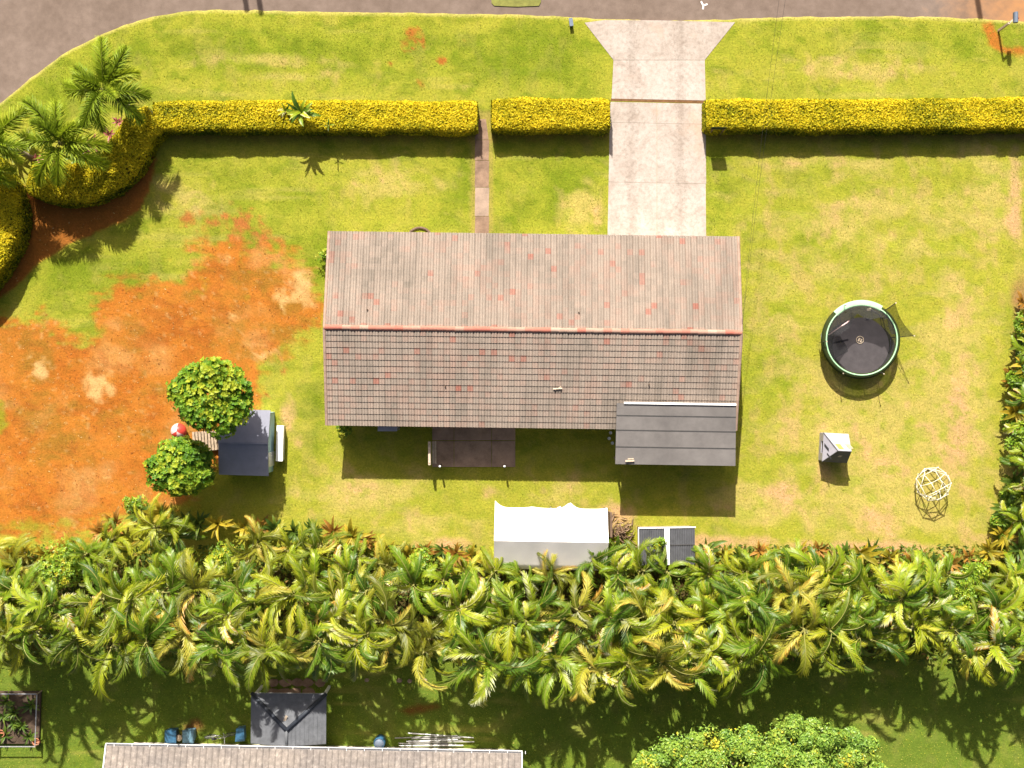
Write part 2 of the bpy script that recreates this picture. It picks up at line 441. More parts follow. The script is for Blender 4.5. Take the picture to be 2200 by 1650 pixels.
# ------------------------------------------------------------------ ground
EDGE = [(-420, 560), (-250, 420), (-120, 315), (0, 222), (50, 180), (100, 140), (150, 107), (200, 81), (260, 55), (320, 37), (380, 25), (450, 20), (560, 22), (700, 24), (900, 27), (1100, 30), (1230, 36), (1300, 41), (1420, 43), (1560, 42), (1640, 37), (1800, 35), (2000, 35), (2110, 40), (2200, 46), (2620, 60)]
_ex = np.array([e[0] for e in EDGE], float); _ey = np.array([e[1] for e in EDGE], float)

def build_lawn():
    nx, ny = 520, 400
    xs = np.linspace(-420, 2620, nx); v = np.linspace(0, 1, ny)
    top = np.interp(xs, _ex, _ey)
    k = np.ones(9)/9; tp = np.pad(top, 4, 'edge'); top = np.convolve(tp, k, 'valid')
    top = top + (fbm(xs/22.0, xs*0+3.3, 5)-0.5)*6
    X = np.repeat(xs[:, None], ny, 1)
    v2 = v**1.0
    Y = top[:, None] + (2100-top[:, None])*v2[None, :]
    dist = Y-top[:, None]                       # pixels behind the road edge
    # ---- colour layers
    A = lambda *c: np.array(c)
    mid = A(0.272, 0.268, 0.03); green = A(0.135, 0.178, 0.01); lime = A(0.2, 0.235, 0.016)
    dry = A(0.36, 0.295, 0.08); pink = A(0.43, 0.27, 0.13); dirt = A(0.37, 0.135, 0.02)
    dirt2 = A(0.33, 0.108, 0.015); dirt3 = A(0.39, 0.19, 0.06); straw = A(0.47, 0.31, 0.13)
    def blobs(lst):
        s = np.zeros_like(X)
        for cx, cy, rx, ry, w in lst:
            s = np.maximum(s, w*np.exp(-((X-cx)/rx)**2-((Y-cy)/ry)**2))
        return s
    n_big = fbm(X/150, Y/150, 1); n_med = fbm(X/48, Y/48, 2); n_sml = fbm(X/16, Y/16, 3); n_str = fbm(X/190, Y/17, 4)
    n_swirl = fbm(X/60+2*n_big, Y/26+2*n_med, 8)
    C = np.zeros(X.shape+(3,)); C[:] = mid
    def lay(col, m):
        nonlocal C
        m = np.clip(m, 0, 1)[..., None]; C = C*(1-m)+col*m
    g = blobs([(700, 110, 700, 60, 0.75), (150, 190, 160, 90, 0.8), (1150, 120, 170, 90, 0.9), (1000, 400, 60, 110, 0.7), (1180, 400, 140, 120, 0.75), (250, 600, 280, 90, 0.75), (560, 470, 160, 120, 0.6), (690, 560, 40, 90, 1.0), (680, 860, 30, 180, 0.5), (1540, 420, 45, 140, 0.6), (1700, 450, 260, 180, 0.4), (1650, 700, 90, 260, 0.45), (1900, 90, 300, 60, 0.5), (2080, 80, 70, 60, 0.7), (600, 1000, 160, 60, 0.25)])
    lay(lime, 0.75*g+0.35*(n_med-0.5)*2)
    lay(green, 0.9*sstep(0.46, 0.86, g*0.6+0.6*n_med+0.3*(n_str-0.5)))
    lay(green, 0.75*sstep(0.5, 0.66, n_swirl)*sstep(0.3, 0.65, n_big+0.25*g))
    lay(green*0.85, 0.6*sstep(0.6, 0.75, fbm(X/38, Y/34, 52))*(0.4+g))
    # neighbour's lawn is lusher
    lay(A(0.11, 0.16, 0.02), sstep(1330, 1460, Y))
    dr = blobs([(1900, 950, 280, 240, 0.85), (1850, 480, 300, 170, 0.55), (1680, 640, 120, 200, 0.45), (2050, 850, 100, 260, 1.0), (1650, 1080, 160, 60, 0.8), (2130, 420, 70, 140, 0.8), (1850, 150, 180, 30, 0.75), (780, 1060, 150, 70, 0.7), (900, 1120, 220, 40, 0.5), (1200, 1050, 130, 50, 0.5), (600, 1100, 100, 40, 0.4), (850, 390, 120, 40, 0.6), (1250, 440, 50, 90, 0.55), (400, 420, 80, 50, 0.5), (650, 165, 120, 14, 0.6), (1650, 150, 80, 30, 0.5), (1750, 350, 220, 24, 0.6), (2000, 1120, 150, 60, 0.6), (560, 130, 200, 18, 0.5)])
    lay(dry, 0.95*sstep(0.32, 0.7, dr*0.78+0.85*(n_swirl-0.32)))
    lay(dry, 0.4*sstep(0.55, 0.75, n_str)*sstep(0.4, 0.7, n_big))
    pk = blobs([(2060, 900, 40, 150, 0.9), (1690, 1060, 60, 40, 0.8), (1880, 1120, 60, 50, 0.9), (1560, 1165, 160, 22, 0.95), (1850, 1180, 320, 24, 0.95), (2110, 1160, 70, 34, 0.8), (1330, 1110, 70, 40, 0.85), (950, 1170, 150, 22, 0.8), (760, 1050, 80, 40, 0.6), (2180, 430, 22, 160, 0.85), (1960, 760, 50, 60, 0.5), (1900, 1000, 40, 40, 0.7), (770, 395, 40, 14, 0.7), (620, 880, 28, 60, 0.75), (640, 940, 26, 50, 0.6), (1050, 1060, 60, 24, 0.5), (1700, 350, 60, 14, 0.7), (1280, 455, 22, 60, 0.6)])
    lay(pink, sstep(0.46, 0.86, pk*0.8+0.6*(n_med-0.27)+0.4*(n_sml-0.5)))
    lay(pink, 0.75*sstep(0.56, 0.74, fbm(X/30+7, Y/46+3, 66))*np.clip(dr+0.12, 0, 1))
    lay(lime*1.12, 0.6*sstep(0.56, 0.7, fbm(X/26+1, Y/24+8, 77))*np.clip(dr+0.2, 0, 1))
    rd = blobs([(885, 85, 34, 40, 0.75), (905, 180, 20, 26, 0.7), (950, 130, 18, 12, 0.7), (1000, 90, 14, 10, 0.6), (840, 135, 14, 9, 0.6)])
    lay(A(0.3, 0.105, 0.02), sstep(0.52, 0.8, rd+0.9*(n_sml-0.45)))
    # bare red earth in the left yard
    main = [(-420, 690), (0, 682), (60, 676), (105, 705), (165, 722), (205, 712), (206, 655), (240, 602), (300, 596), (385, 608), (408, 560), (430, 538), (500, 520), (560, 540), (640, 560), (684, 610), (698, 700), (640, 745), (575, 785), (560, 850), (552, 890), (500, 960), (430, 1050), (345, 1085), (250, 1105), (140, 1150), (-420, 1190)]
    sd = poly_sd(X, Y, main)
    dm = sstep(-22, 26, sd+(n_med-0.5)*90+(n_sml-0.5)*70+(fbm(X/60, Y/9, 88)-0.5)*60)
    sp = blobs([(500, 490, 130, 75, 0.8), (560, 510, 100, 60, 0.75), (400, 470, 50, 60, 0.65), (480, 440, 60, 40, 0.6), (600, 470, 60, 60, 0.55), (610, 790, 70, 40, 0.6), (640, 690, 60, 60, 0.7), (580, 850, 30, 60, 0.6), (100, 1165, 130, 40, 0.55), (430, 440, 120, 60, 0.36)])
    lay(A(0.32, 0.115, 0.03), sstep(0.46, 0.66, sp*0.62+0.9*(n_sml-0.3)*sp+0.16*(n_med-0.5)))
    dcol = dirt2 + (dirt-dirt2)*sstep(0.3, 0.6, n_med)[..., None]
    dcol = dcol + (dirt3-dcol)*(0.8*sstep(0.5, 0.8, fbm(X/80, Y/70, 21)))[..., None]
    olive = sstep(0.5, 0.68, fbm(X/70, Y/60, 31)*0.6+fbm(X/34+n_big*3, Y/16+n_med*2, 33)*0.4)*0.62
    dcol = dcol + (A(0.2, 0.115, 0.016)-dcol)*olive[..., None]
    strk = sstep(0.52, 0.72, fbm(X/30+4*n_med, Y/20+4*n_big, 35))*0.34
    dcol = dcol + (A(0.23, 0.06, 0.012)-dcol)*strk[..., None]
    st = blobs([(215, 835, 55, 50, 0.85), (88, 800, 24, 34, 0.9), (650, 615, 44, 62, 0.9), (560, 765, 70, 34, 0.65), (480, 560, 26, 20, 0.7), (610, 640, 60, 60, 0.6), (290, 735, 22, 14, 0.6), (500, 680, 70, 16, 0.55), (290, 845, 50, 14, 0.5), (80, 760, 60, 20, 0.45)])
    dcol = dcol + (straw-dcol)*(0.85*sstep(0.45, 0.85, st*0.85+0.8*(n_sml-0.4)))[..., None]
    spk = sstep(0.66, 0.8, fbm(X/9, Y/9, 44))*0.35
    dcol = dcol + (straw-dcol)*spk[..., None]
    m = np.clip(dm, 0, 1)[..., None]; C = C*(1-m)+dcol*m
    # green tufts left in the earth
    tf = blobs([(0, 900, 22, 60, 0.9), (60, 1130, 90, 26, 0.7), (140, 1110, 40, 20, 0.6), (440, 610, 20, 24, 0.7), (540, 640, 40, 20, 0.5), (230, 975, 30, 30, 0.4)])
    lay(lime*0.9, 0.75*sstep(0.5, 0.85, tf+0.7*(n_sml-0.45)))
    # planting bed behind the corner hedge
    bed = [(-420, 900), (-100, 700), (0, 640), (50, 605), (84, 566), (150, 527), (210, 500), (262, 478), (300, 452), (322, 410), (335, 345), (320, 290), (262, 350), (180, 395), (50, 400), (20, 440), (-420, 520)]
    sb = poly_sd(X, Y, bed)
    lay(A(0.27, 0.09, 0.018), sstep(-3, 5, sb+(n_sml-0.5)*10)*0.95)
    # soil under the hedges; jungle-row soil darkened with painted shade
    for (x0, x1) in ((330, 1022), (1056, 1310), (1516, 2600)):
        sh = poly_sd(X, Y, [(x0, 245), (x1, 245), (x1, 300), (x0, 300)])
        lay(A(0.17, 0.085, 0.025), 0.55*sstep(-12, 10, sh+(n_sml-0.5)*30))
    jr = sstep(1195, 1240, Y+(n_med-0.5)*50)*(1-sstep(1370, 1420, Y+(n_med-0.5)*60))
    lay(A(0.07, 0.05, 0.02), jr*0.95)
    rr = sstep(2165, 2190, X+(n_med-0.5)*30)*sstep(560, 640, Y)*(1-sstep(1240, 1300, Y))
    lay(A(0.24, 0.13, 0.06), rr*0.9)
    # dry lip along the road, around mailbox cut
    lay(A(0.37, 0.3, 0.11), (1-sstep(2, 9, dist))*0.75*(0.4+0.9*n_sml))
    mb_ = poly_sd(X, Y, [(2112, 52), (2130, 48), (2142, 66), (2150, 98), (2200, 100), (2205, 118), (2150, 116), (2125, 92)])
    lay(A(0.33, 0.12, 0.02), sstep(-6, 6, mb_+(n_sml-0.5)*18))
    lay(A(0.17, 0.05, 0.015), 0.8*sstep(-5, 9, poly_sd(X, Y, [(855, 1526), (900, 1512), (945, 1510), (950, 1524), (880, 1538)])+(n_sml-0.5)*10))
    lay(A(0.16, 0.06, 0.025), 0.8*sstep(-8, 9, poly_sd(X, Y, [(395, 1555), (425, 1540), (440, 1560), (420, 1580), (390, 1580)])+(n_sml-0.5)*14))
    ax = sstep(-4, 5, poly_sd(X, Y, [(1010, 236), (1060, 236), (1060, 500), (1010, 500)])+(n_sml-0.5)*7)
    lay(A(0.3, 0.22, 0.07), ax*0.55)
    C *= (0.9+0.2*n_sml)[..., None]*(0.93+0.14*n_str)[..., None]
    global LAWN_FIELD
    LAWN_FIELD = (X, Y, np.clip(np.maximum(dm, sstep(-3, 5, sb)), 0, 1), n_med, g)
    # ---- mesh
    kx = 1/PPM
    co = np.stack([(X-1100)*kx, (825-Y)*kx, -0.065*(1-sstep(0, 5, dist))+0.012*(n_med-0.5)], -1).reshape(-1, 3)
    idx = np.arange(nx*ny).reshape(nx, ny)
    fc = np.stack([idx[:-1, :-1], idx[:-1, 1:], idx[1:, 1:], idx[1:, :-1]], -1).reshape(-1, 4)
    me = np_mesh('lawn', co, fc, M['ground'], flat=False)
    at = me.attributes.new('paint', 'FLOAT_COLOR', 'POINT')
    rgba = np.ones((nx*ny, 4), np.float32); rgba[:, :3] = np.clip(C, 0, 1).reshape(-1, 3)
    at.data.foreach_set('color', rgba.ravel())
    return tag(link('lawn', me), kind='structure', label='yellow-green mown lawn with bare red earth patches')
lawn = build_lawn()

mb = MB(); mb.quad((-400, -400, -0.35), (400, -400, -0.35), (400, 400, -0.35), (-400, 400, -0.35))
tag(obj('ground', mb, M['soil_far']), kind='structure')
# asphalt street that bends round the corner plot
mb = MB()
mb.quad((-60, -26, -0.07), (60, -26, -0.07), (60, 26.5, -0.07), (-60, 26.5, -0.07))
def mat_road():
    m, nt, out = new_mat('sun_bleached_asphalt')
    p = nt.nodes.new('ShaderNodeBsdfPrincipled')
    n1 = noise(nt, 0.25, 5, 0.6); n2 = noise(nt, 2.0, 5, 0.7); n3 = noise(nt, 60, 3, 0.7)
    c = ramp(nt, [(0.3, (0.13, 0.095, 0.074)), (0.7, (0.18, 0.136, 0.11))], n1.outputs[0]).outputs[0]
    c = mixc(nt, c, ramp(nt, [(0.3, (0.86, 0.85, 0.84)), (0.7, (1.1, 1.1, 1.1))], n2.outputs[0]).outputs[0], 1.0, 'MULTIPLY')
    c = mixc(nt, c, ramp(nt, [(0.25, (0.7, 0.7, 0.7)), (0.75, (1.25, 1.25, 1.25))], n3.outputs[0]).outputs[0], 1.0, 'MULTIPLY')
    # red earth washed onto the carriageway at the east end
    g = nt.nodes.new('ShaderNodeNewGeometry'); sx = nt.nodes.new('ShaderNodeSeparateXYZ'); nt.links.new(g.outputs[0], sx.inputs[0])
    ma = nt.nodes.new('ShaderNodeMath'); ma.operation = 'MULTIPLY_ADD'; ma.inputs[1].default_value = 6.0
    nt.links.new(n2.outputs[0], ma.inputs[0]); nt.links.new(sx.outputs[0], ma.inputs[2])
    mr = nt.nodes.new('ShaderNodeMapRange'); mr.inputs[1].default_value = 25.5; mr.inputs[2].default_value = 31.5; mr.inputs[4].default_value = 0.85
    nt.links.new(ma.outputs[0], mr.inputs[0])
    c = mixc(nt, c, (0.36, 0.17, 0.06), mr.outputs[0])
    nt.links.new(c, p.inputs['Base Color']); p.inputs['Roughness'].default_value = 0.92; p.inputs['Specular IOR Level'].default_value = 0.15
    nt.links.new(bump(nt, n3.outputs[0], 0.3, 0.01), p.inputs['Normal'])
    nt.links.new(p.outputs[0], out.inputs[0])
    return m
tag(obj('road', mb, mat_road()), kind='structure', label='brown-grey asphalt street bending round the corner')
# painted arrow mark and a turf patch on the street
mb = MB(); c = P(1511, 12, -0.066)
for a, l in ((R(118), 0.26), (R(20), 0.24), (R(-95), 0.2)):
    mb.box(c.x+math.cos(a)*l/2, c.y+math.sin(a)*l/2, -0.062, l, 0.09, 0.006, a)
tag(obj('painted_mark', mb, M['paint_white']), 'small white forked paint mark on the asphalt street', 'road mark')
pts = [P(x, y) for x, y in ((1052, -60), (1165, -60), (1162, 4), (1158, 12), (1110, 14), (1062, 12), (1056, 6))]
mb = MB(); mb.prism([(p.x, p.y) for p in reversed(pts)], -0.075, -0.03)
tag(obj('grass_patch', mb, mat_plain('short_turf', (0.17, 0.17, 0.04), 0.95, 0.3, 2.5, 0.5, fine=30)), kind='structure')

# driveway slabs
drive = bpy.data.objects.new('driveway', None); COL.objects.link(drive); drive.location = P(1413, 300)
tag(drive, 'pale stained concrete driveway flaring towards the street', kind='structure')
def slab(name, pxs, z0, z1, mat, parent, base):
    pts = [P(x, y) - base for x, y in pxs]
    ar = sum(pts[i].x*pts[(i+1) % len(pts)].y-pts[(i+1) % len(pts)].x*pts[i].y for i in range(len(pts)))
    if ar < 0: pts = pts[::-1]
    mb = MB(); mb.prism([(p.x, p.y) for p in pts], z0, z1)
    return obj(name, mb, mat, parent)
D0 = P(1413, 300)
g_ = 1.2
slab('apron_slab', [(1256, 49), (1300, 43), (1420, 44), (1579, 48), (1514, 129), (1318, 129)], -0.1, 0.02, M['concrete'], drive, D0)
slab('slab', [(1318, 129.6), (1514, 129.6), (1516, 216), (1314, 212)], -0.1, 0.022, M['concrete'], drive, D0)
slab('joint_strip', [(1313, 211), (1517, 215), (1517, 222), (1312, 217)], -0.1, 0.012, M['joint'], drive, D0)
xl = [(1311, 218.5), (1309, 360), (1305, 520)]; 
def lx(y): return 1311-(y-218)*6/300
for (ya, yb) in ((219, 262.8), (263.2, 390.8), (391.2, 520)):
    slab('slab', [(lx(ya), ya), (1411.1, ya+2), (1411.1, yb+2), (lx(yb), yb)], -0.1, 0.02+random.random()*0.004, M['concrete'], drive, D0)
    slab('slab', [(1411.5, ya+2), (1516, ya+4), (1517, yb+4), (1411.5, yb+2)], -0.1, 0.02+random.random()*0.004, M['concrete'], drive, D0)
# garden path
path = bpy.data.objects.new('path', None); COL.objects.link(path); path.location = P(1036, 380)
tag(path, 'narrow worn concrete garden path through the hedge gap', kind='structure')
PB = P(1036, 380)
for ya, yb, mt in ((256, 300, 'path'), (301, 344, 'path'), (345, 402, 'path'), (403, 464, 'path_pale'), (465, 505, 'path')):
    w0 = 8 if ya < 260 else 15
    slab('slab', [(1036-w0, ya), (1036+w0, ya), (1050, yb), (1020, yb)], -0.1, 0.016+random.random()*0.008, M[mt], path, PB)
# patio behind the house
patio = bpy.data.objects.new('patio', None); COL.objects.link(patio); patio.location = P(1018, 960)
tag(patio, 'shaded brown concrete patio of jointed slabs behind the house', kind='structure')
PB = P(1018, 960)
xs_ = [929, 975, 976, 1056, 1057, 1107]; ys_ = [905, 946, 947.5, 1003]
for i in range(3):
    for j in range(2):
        slab('slab', [(xs_[2*i], ys_[2*j]), (xs_[2*i+1], ys_[2*j]), (xs_[2*i+1], ys_[2*j+1]), (xs_[2*i], ys_[2*j+1])], -0.1, 0.05+0.006*random.random(), M['patio'], patio, PB)

# ------------------------------------------------------------------ main house
HX, HY = 1.057, 2.738
HW, HD, EAVE, RISE = 21.04, 9.99, 2.6, 1.24
PITCH = math.atan2(RISE, HD/2)
HROT = R(-0.75)
house = thing('tiled_house', 'long single-storey house under a weathered pinkish-brown tiled gable roof', 'house', (HX, HY, 0), HROT)
wx, wy = HW/2-0.55, HD/2-0.75
mb = MB()
T = 0.15
for s in (-1, 1):
    mb.box(0, s*(wy-T/2), 1.28, 2*wx, T, 2.56)
    mb.box(s*(wx-T/2), 0, 1.28, T, 2*wy-2*T-0.004, 2.56)
    # gable triangle
    x0, x1 = s*wx, s*(wx-T)
    h = (wy/(HD/2))*RISE
    a = [(x0, -wy, 2.562), (x0, wy, 2.562), (x0, 0, 2.562+h-0.05)]; b = [(x1, p[1], p[2]) for p in a]
    mb.tri(*a); mb.tri(*b[::-1])
obj('wall', mb, M['wall_paint'], house)
def window(parent, x, y, z, w, h, rz, frame=M['trim']):
    m = MB(); t = 0.07
    m.box(0, 0, h/2-t/2, w, 0.06, t); m.box(0, 0, -h/2+t/2, w, 0.06, t)
    for s in (-1, 1): m.box(s*(w/2-t/2), 0, 0, t, 0.056, h-2*t)
    m.box(0, 0, 0, t*0.7, 0.05, h-2*t)
    f = obj('window', m, frame, parent, (x, y, z), (0, 0, rz))
    m = MB(); m.box(0, 0.005, 0, w-2*t, 0.02, h-2*t)
    obj('pane', m, M['glass'], f)
    return f
for x in (-8.2, -5.2, -1.0, 4.2): window(house, x, -wy-0.03, 1.5, 1.6, 1.1, 0)
for x in (-8.0, -5.0, -1.6, 1.0): window(house, x, wy+0.03, 1.5, 1.6, 1.1, 0)
for y in (-2.0, 1.5): window(house, -wx-0.03, y, 1.5, 1.4, 1.1, R(90))
for x, s in ((1.9, -1), (-3.0, 1)):
    m = MB(); m.box(0, 0, 1.03, 0.92, 0.06, 2.06)
    d = obj('door', m, M['wood'], house, (x, s*(wy+0.03), 0))
    m = MB(); m.box(0.36, s*0.045, 1.0, 0.04, 0.04, 0.12); obj('handle', m, M['steel'], d)
m = MB(); m.box(0, 0, 1.1, 4.8, 0.07, 2.2)
for z in (0.55, 1.1, 1.65): m.box(0, 0.04, z, 4.7, 0.02, 0.03)
obj('garage_door', m, M['trim'], house, (6.8, wy+0.035, 0))
# roof deck, then tiles
mb = MB()
for s in (-1, 1):
    e0 = (-HW/2, s*HD/2, EAVE-0.03); e1 = (HW/2, s*HD/2, EAVE-0.03)
    r0 = (-HW/2, 0, EAVE+RISE-0.03); r1 = (HW/2, 0, EAVE+RISE-0.03)
    lo = lambda p: (p[0], p[1], p[2]-0.09)
    mb.quad(e0, e1, r1, r0); mb.quad(lo(e0), lo(r0), lo(r1), lo(e1)); mb.quad(e0, lo(e0), lo(e1), e1)
    mb.quad(e0, r0, lo(r0), lo(e0)); mb.quad(e1, lo(e1), lo(r1), r1)
roof = obj('roof', mb, M['wood_dark'], house)
mb = MB()
for s in (-1, 1):
    mb.box(0, s*(HD/2-0.012), EAVE-0.1, HW-0.3, 0.03, 0.16)
obj('fascia', mb, M['trim'], house)

NCOL, NROW = 70, 16
TW = HW/NCOL
SL = math.hypot(HD/2, RISE)
TE = (SL-0.06)/NROW

def mat_tile(root, name, ridge=False):
    m, nt, out = new_mat(name)
    p = nt.nodes.new('ShaderNodeBsdfPrincipled')
    tc = nt.nodes.new('ShaderNodeTexCoord'); tc.object = root
    sp = nt.nodes.new('ShaderNodeSeparateXYZ'); nt.links.new(tc.outputs['Object'], sp.inputs[0])
    def cell(sock, off, size):
        a = nt.nodes.new('ShaderNodeMath'); a.operation = 'ADD'; a.inputs[1].default_value = off; nt.links.new(sock, a.inputs[0])
        d = nt.nodes.new('ShaderNodeMath'); d.operation = 'DIVIDE'; d.inputs[1].default_value = size; nt.links.new(a.outputs[0], d.inputs[0])
        f = nt.nodes.new('ShaderNodeMath'); f.operation = 'FLOOR'; nt.links.new(d.outputs[0], f.inputs[0]); return f.outputs[0]
    cx = cell(sp.outputs[0], HW/2, TW if not ridge else 0.44); cy = cell(sp.outputs[1], HD/2+0.004, TE*math.cos(PITCH))
    cb = nt.nodes.new('ShaderNodeCombineXYZ'); nt.links.new(cx, cb.inputs[0])
    if not ridge: nt.links.new(cy, cb.inputs[1])
    w = nt.nodes.new('ShaderNodeTexWhiteNoise'); nt.links.new(cb.outputs[0], w.inputs[0])
    # weathering drifts over groups of tiles
    mp = nt.nodes.new('ShaderNodeMapping'); mp.inputs['Scale'].default_value = (0.32, 0.22, 1); nt.links.new(tc.outputs['Object'], mp.inputs[0])
    n1 = noise(nt, 1.0, 4, 0.65, mp.outputs[0]); n2 = noise(nt, 16, 4, 0.7, tc.outputs['Object'])
    ad = nt.nodes.new('ShaderNodeMath'); ad.operation = 'MULTIPLY_ADD'; ad.inputs[1].default_value = 0.34
    nt.links.new(w.outputs[0], ad.inputs[0]); nt.links.new(n1.outputs[0], ad.inputs[2])
    if ridge:
        c = ramp(nt, [(0.0, (0.34, 0.235, 0.18)), (0.35, (0.35, 0.17, 0.125)), (0.65, (0.37, 0.125, 0.09)), (0.85, (0.36, 0.2, 0.15)), (1.0, (0.38, 0.28, 0.22))], w.outputs[0]).outputs[0]
    else:
        c = ramp(nt, [(0.3, (0.205, 0.172, 0.142)), (0.5, (0.25, 0.206, 0.171)), (0.68, (0.272, 0.222, 0.184)), (0.85, (0.292, 0.214, 0.174))], ad.outputs[0]).outputs[0]
        # sparse unweathered red tiles
        n3 = noise(nt, 0.55, 3, 0.6, tc.outputs['Object'])
        sb = nt.nodes.new('ShaderNodeMath'); sb.operation = 'MULTIPLY_ADD'; sb.inputs[1].default_value = 0.22; nt.links.new(n3.outputs[0], sb.inputs[0]); nt.links.new(w.outputs[0], sb.inputs[2])
        rd = ramp(nt, [(1.065, (0, 0, 0)), (1.0, (0, 0, 0))], sb.outputs[0])
        mr = nt.nodes.new('ShaderNodeMapRange'); mr.inputs[1].default_value = 1.05; mr.inputs[2].default_value = 1.13; nt.links.new(sb.outputs[0], mr.inputs[0])
        mr.inputs[4].default_value = 0.75
        c = mixc(nt, c, (0.3, 0.1, 0.07), mr.outputs[0])
        # grey lichen streaks
        mp2 = nt.nodes.new('ShaderNodeMapping'); mp2.inputs['Scale'].default_value = (1.1, 0.12, 1); nt.links.new(tc.outputs['Object'], mp2.inputs[0])
        n4 = noise(nt, 1.0, 4, 0.6, mp2.outputs[0])
        c = mixc(nt, c, ramp(nt, [(0.35, (0.76, 0.77, 0.76)), (0.55, (1.0, 0.99, 0.98)), (0.7, (1.08, 1.07, 1.05))], n4.outputs[0]).outputs[0], 1.0, 'MULTIPLY')
    c = mixc(nt, c, ramp(nt, [(0.3, (0.78, 0.78, 0.77)), (0.7, (1.14, 1.13, 1.12))], n2.outputs[0]).outputs[0], 1.0, 'MULTIPLY')
    nt.links.new(c, p.inputs['Base Color']); p.inputs['Roughness'].default_value = 0.85; p.inputs['Specular IOR Level'].default_value = 0.2
    nt.links.new(bump(nt, n2.outputs[0], 0.25, 0.015), p.inputs['Normal'])
    nt.links.new(p.outputs[0], out.inputs[0])
    return m
M['tile'] = mat_tile(house, 'weathered_clay_tile')
M['ridge_tile'] = mat_tile(house, 'salmon_ridge_tile', True)

# one double-roll tile, lower lip at y=0, running up the slope
prof = [(-0.5, -0.012), (-0.44, -0.008), (-0.36, 0.028), (-0.2, 0.034), (-0.06, 0.02), (0.0, 0.0), (0.06, 0.02), (0.2, 0.034), (0.38, 0.028), (0.455, 0.004), (0.5, 0.004)]
tile_v = []; tile_f = []
LIP = 0.032
for (u, h) in prof: tile_v.append((u*TW*0.965, 0.0, h+0.008+LIP))
for (u, h) in prof: tile_v.append((u*TW*0.965, TE+0.03, h+0.006))
for (u, h) in prof: tile_v.append((u*TW*0.965, 0.0, 0.0))
n_ = len(prof)
for k in range(n_-1):
    tile_f.append((k, k+1, n_+k+1, n_+k)); tile_f.append((2*n_+k, 2*n_+k+1, k+1, k))
tm = MB(); tm.mesh(tile_v, tile_f)
TILE_ME = tm.data('roof_tile', M['tile'])
field_v = []; field_f = []
tv = np.array(tile_v); tf = np.array(tile_f)
singles = 0
for s in (-1, 1):
    for r in range(NROW):
        for cidx in range(NCOL):
            x = -HW/2+(cidx+0.5)*TW
            d = r*TE
            y = s*(HD/2-d*math.cos(PITCH)); z = EAVE+d*math.sin(PITCH)-0.02
            rot = Euler((PITCH+random.uniform(-0.006, 0.006), random.uniform(-0.008, 0.008), (0 if s < 0 else math.pi)+random.uniform(-0.012, 0.012)))
            # covered by the lean-to roof in the south-east corner
            if s < 0 and x > 4.15 and x < 10.2 and r < 2: pass
            if s < 0 and r >= NROW-4 and singles < 280 or (s > 0 and r == 12 and 20 < cidx <= 40):
                o = link('roof_tile', TILE_ME, roof, (x, y, z), rot); singles += 1
            else:
                Mx = np.array(Matrix.Translation((x, y, z)) @ rot.to_matrix().to_4x4())
                field_f.append(tf+len(field_v)*len(tv)); field_v.append(tv @ Mx[:3, :3].T + Mx[:3, 3])
me = np_mesh('tile_field', np.concatenate(field_v), np.concatenate(field_f), M['tile'])
fo = link('tile_field', me, roof); fo['kind'] = 'stuff'
# ridge and verge tiles
def half_round(L, r, taper=0.9, n=7):
    m = MB(); vs = []
    for k, (y, rr) in enumerate(((0, r), (L, r*taper))):
        for j in range(n):
            q = math.pi*j/(n-1); vs.append((y, rr*math.cos(q), rr*0.85*math.sin(q)))
    fs = [(j, j+1, n+j+1, n+j) for j in range(n-1)]+[tuple(range(n))]
    m.mesh(vs, fs); return m
me = half_round(0.47, 0.135).data('ridge_tile', M['ridge_tile'])
for k in range(48):
    link('ridge_tile', me, roof, (-HW/2-0.06+k*0.44, random.uniform(-0.008, 0.008), EAVE+RISE+0.0+random.uniform(-0.004, 0.006)), (0, 0, random.uniform(-0.012, 0.012)))
M['verge'] = mat_plain('pale_pink_verge_tile', (0.3, 0.205, 0.155), 0.85, 0.25, 3.0, 0.2)
me = half_round(0.36, 0.085, 0.92, 6).data('verge_tile', M['verge'])
for s in (-1, 1):
    for e in (-1, 1):
        for r in range(NROW):
            d = r*TE
            link('verge_tile', me, roof, (e*(HW/2+0.03), s*(HD/2-d*math.cos(PITCH)), EAVE+d*math.sin(PITCH)+0.02), (0, -PITCH, -s*math.pi/2))
# plumbing vents and litter on the tiles
for (px, py) in ((791, 666), (1243, 672), (956, 830), (1395, 826)):
    zz = 3.4; p = P(px, py, zz); q = Matrix.Rotation(-HROT, 3, 'Z') @ (p-Vector((HX, HY, 0)))
    zr = EAVE+RISE-abs(q.y)*math.tan(PITCH)
    m = MB(); m.lathe((0, 0, 0), [(0.04, -0.1), (0.036, 0.11), (0.036, 0.12), (0.025, 0.12), (0.025, 0.05)], 10)
    obj('vent_pipe', m, M['wood_dark'], roof, (q.x, q.y, zr))
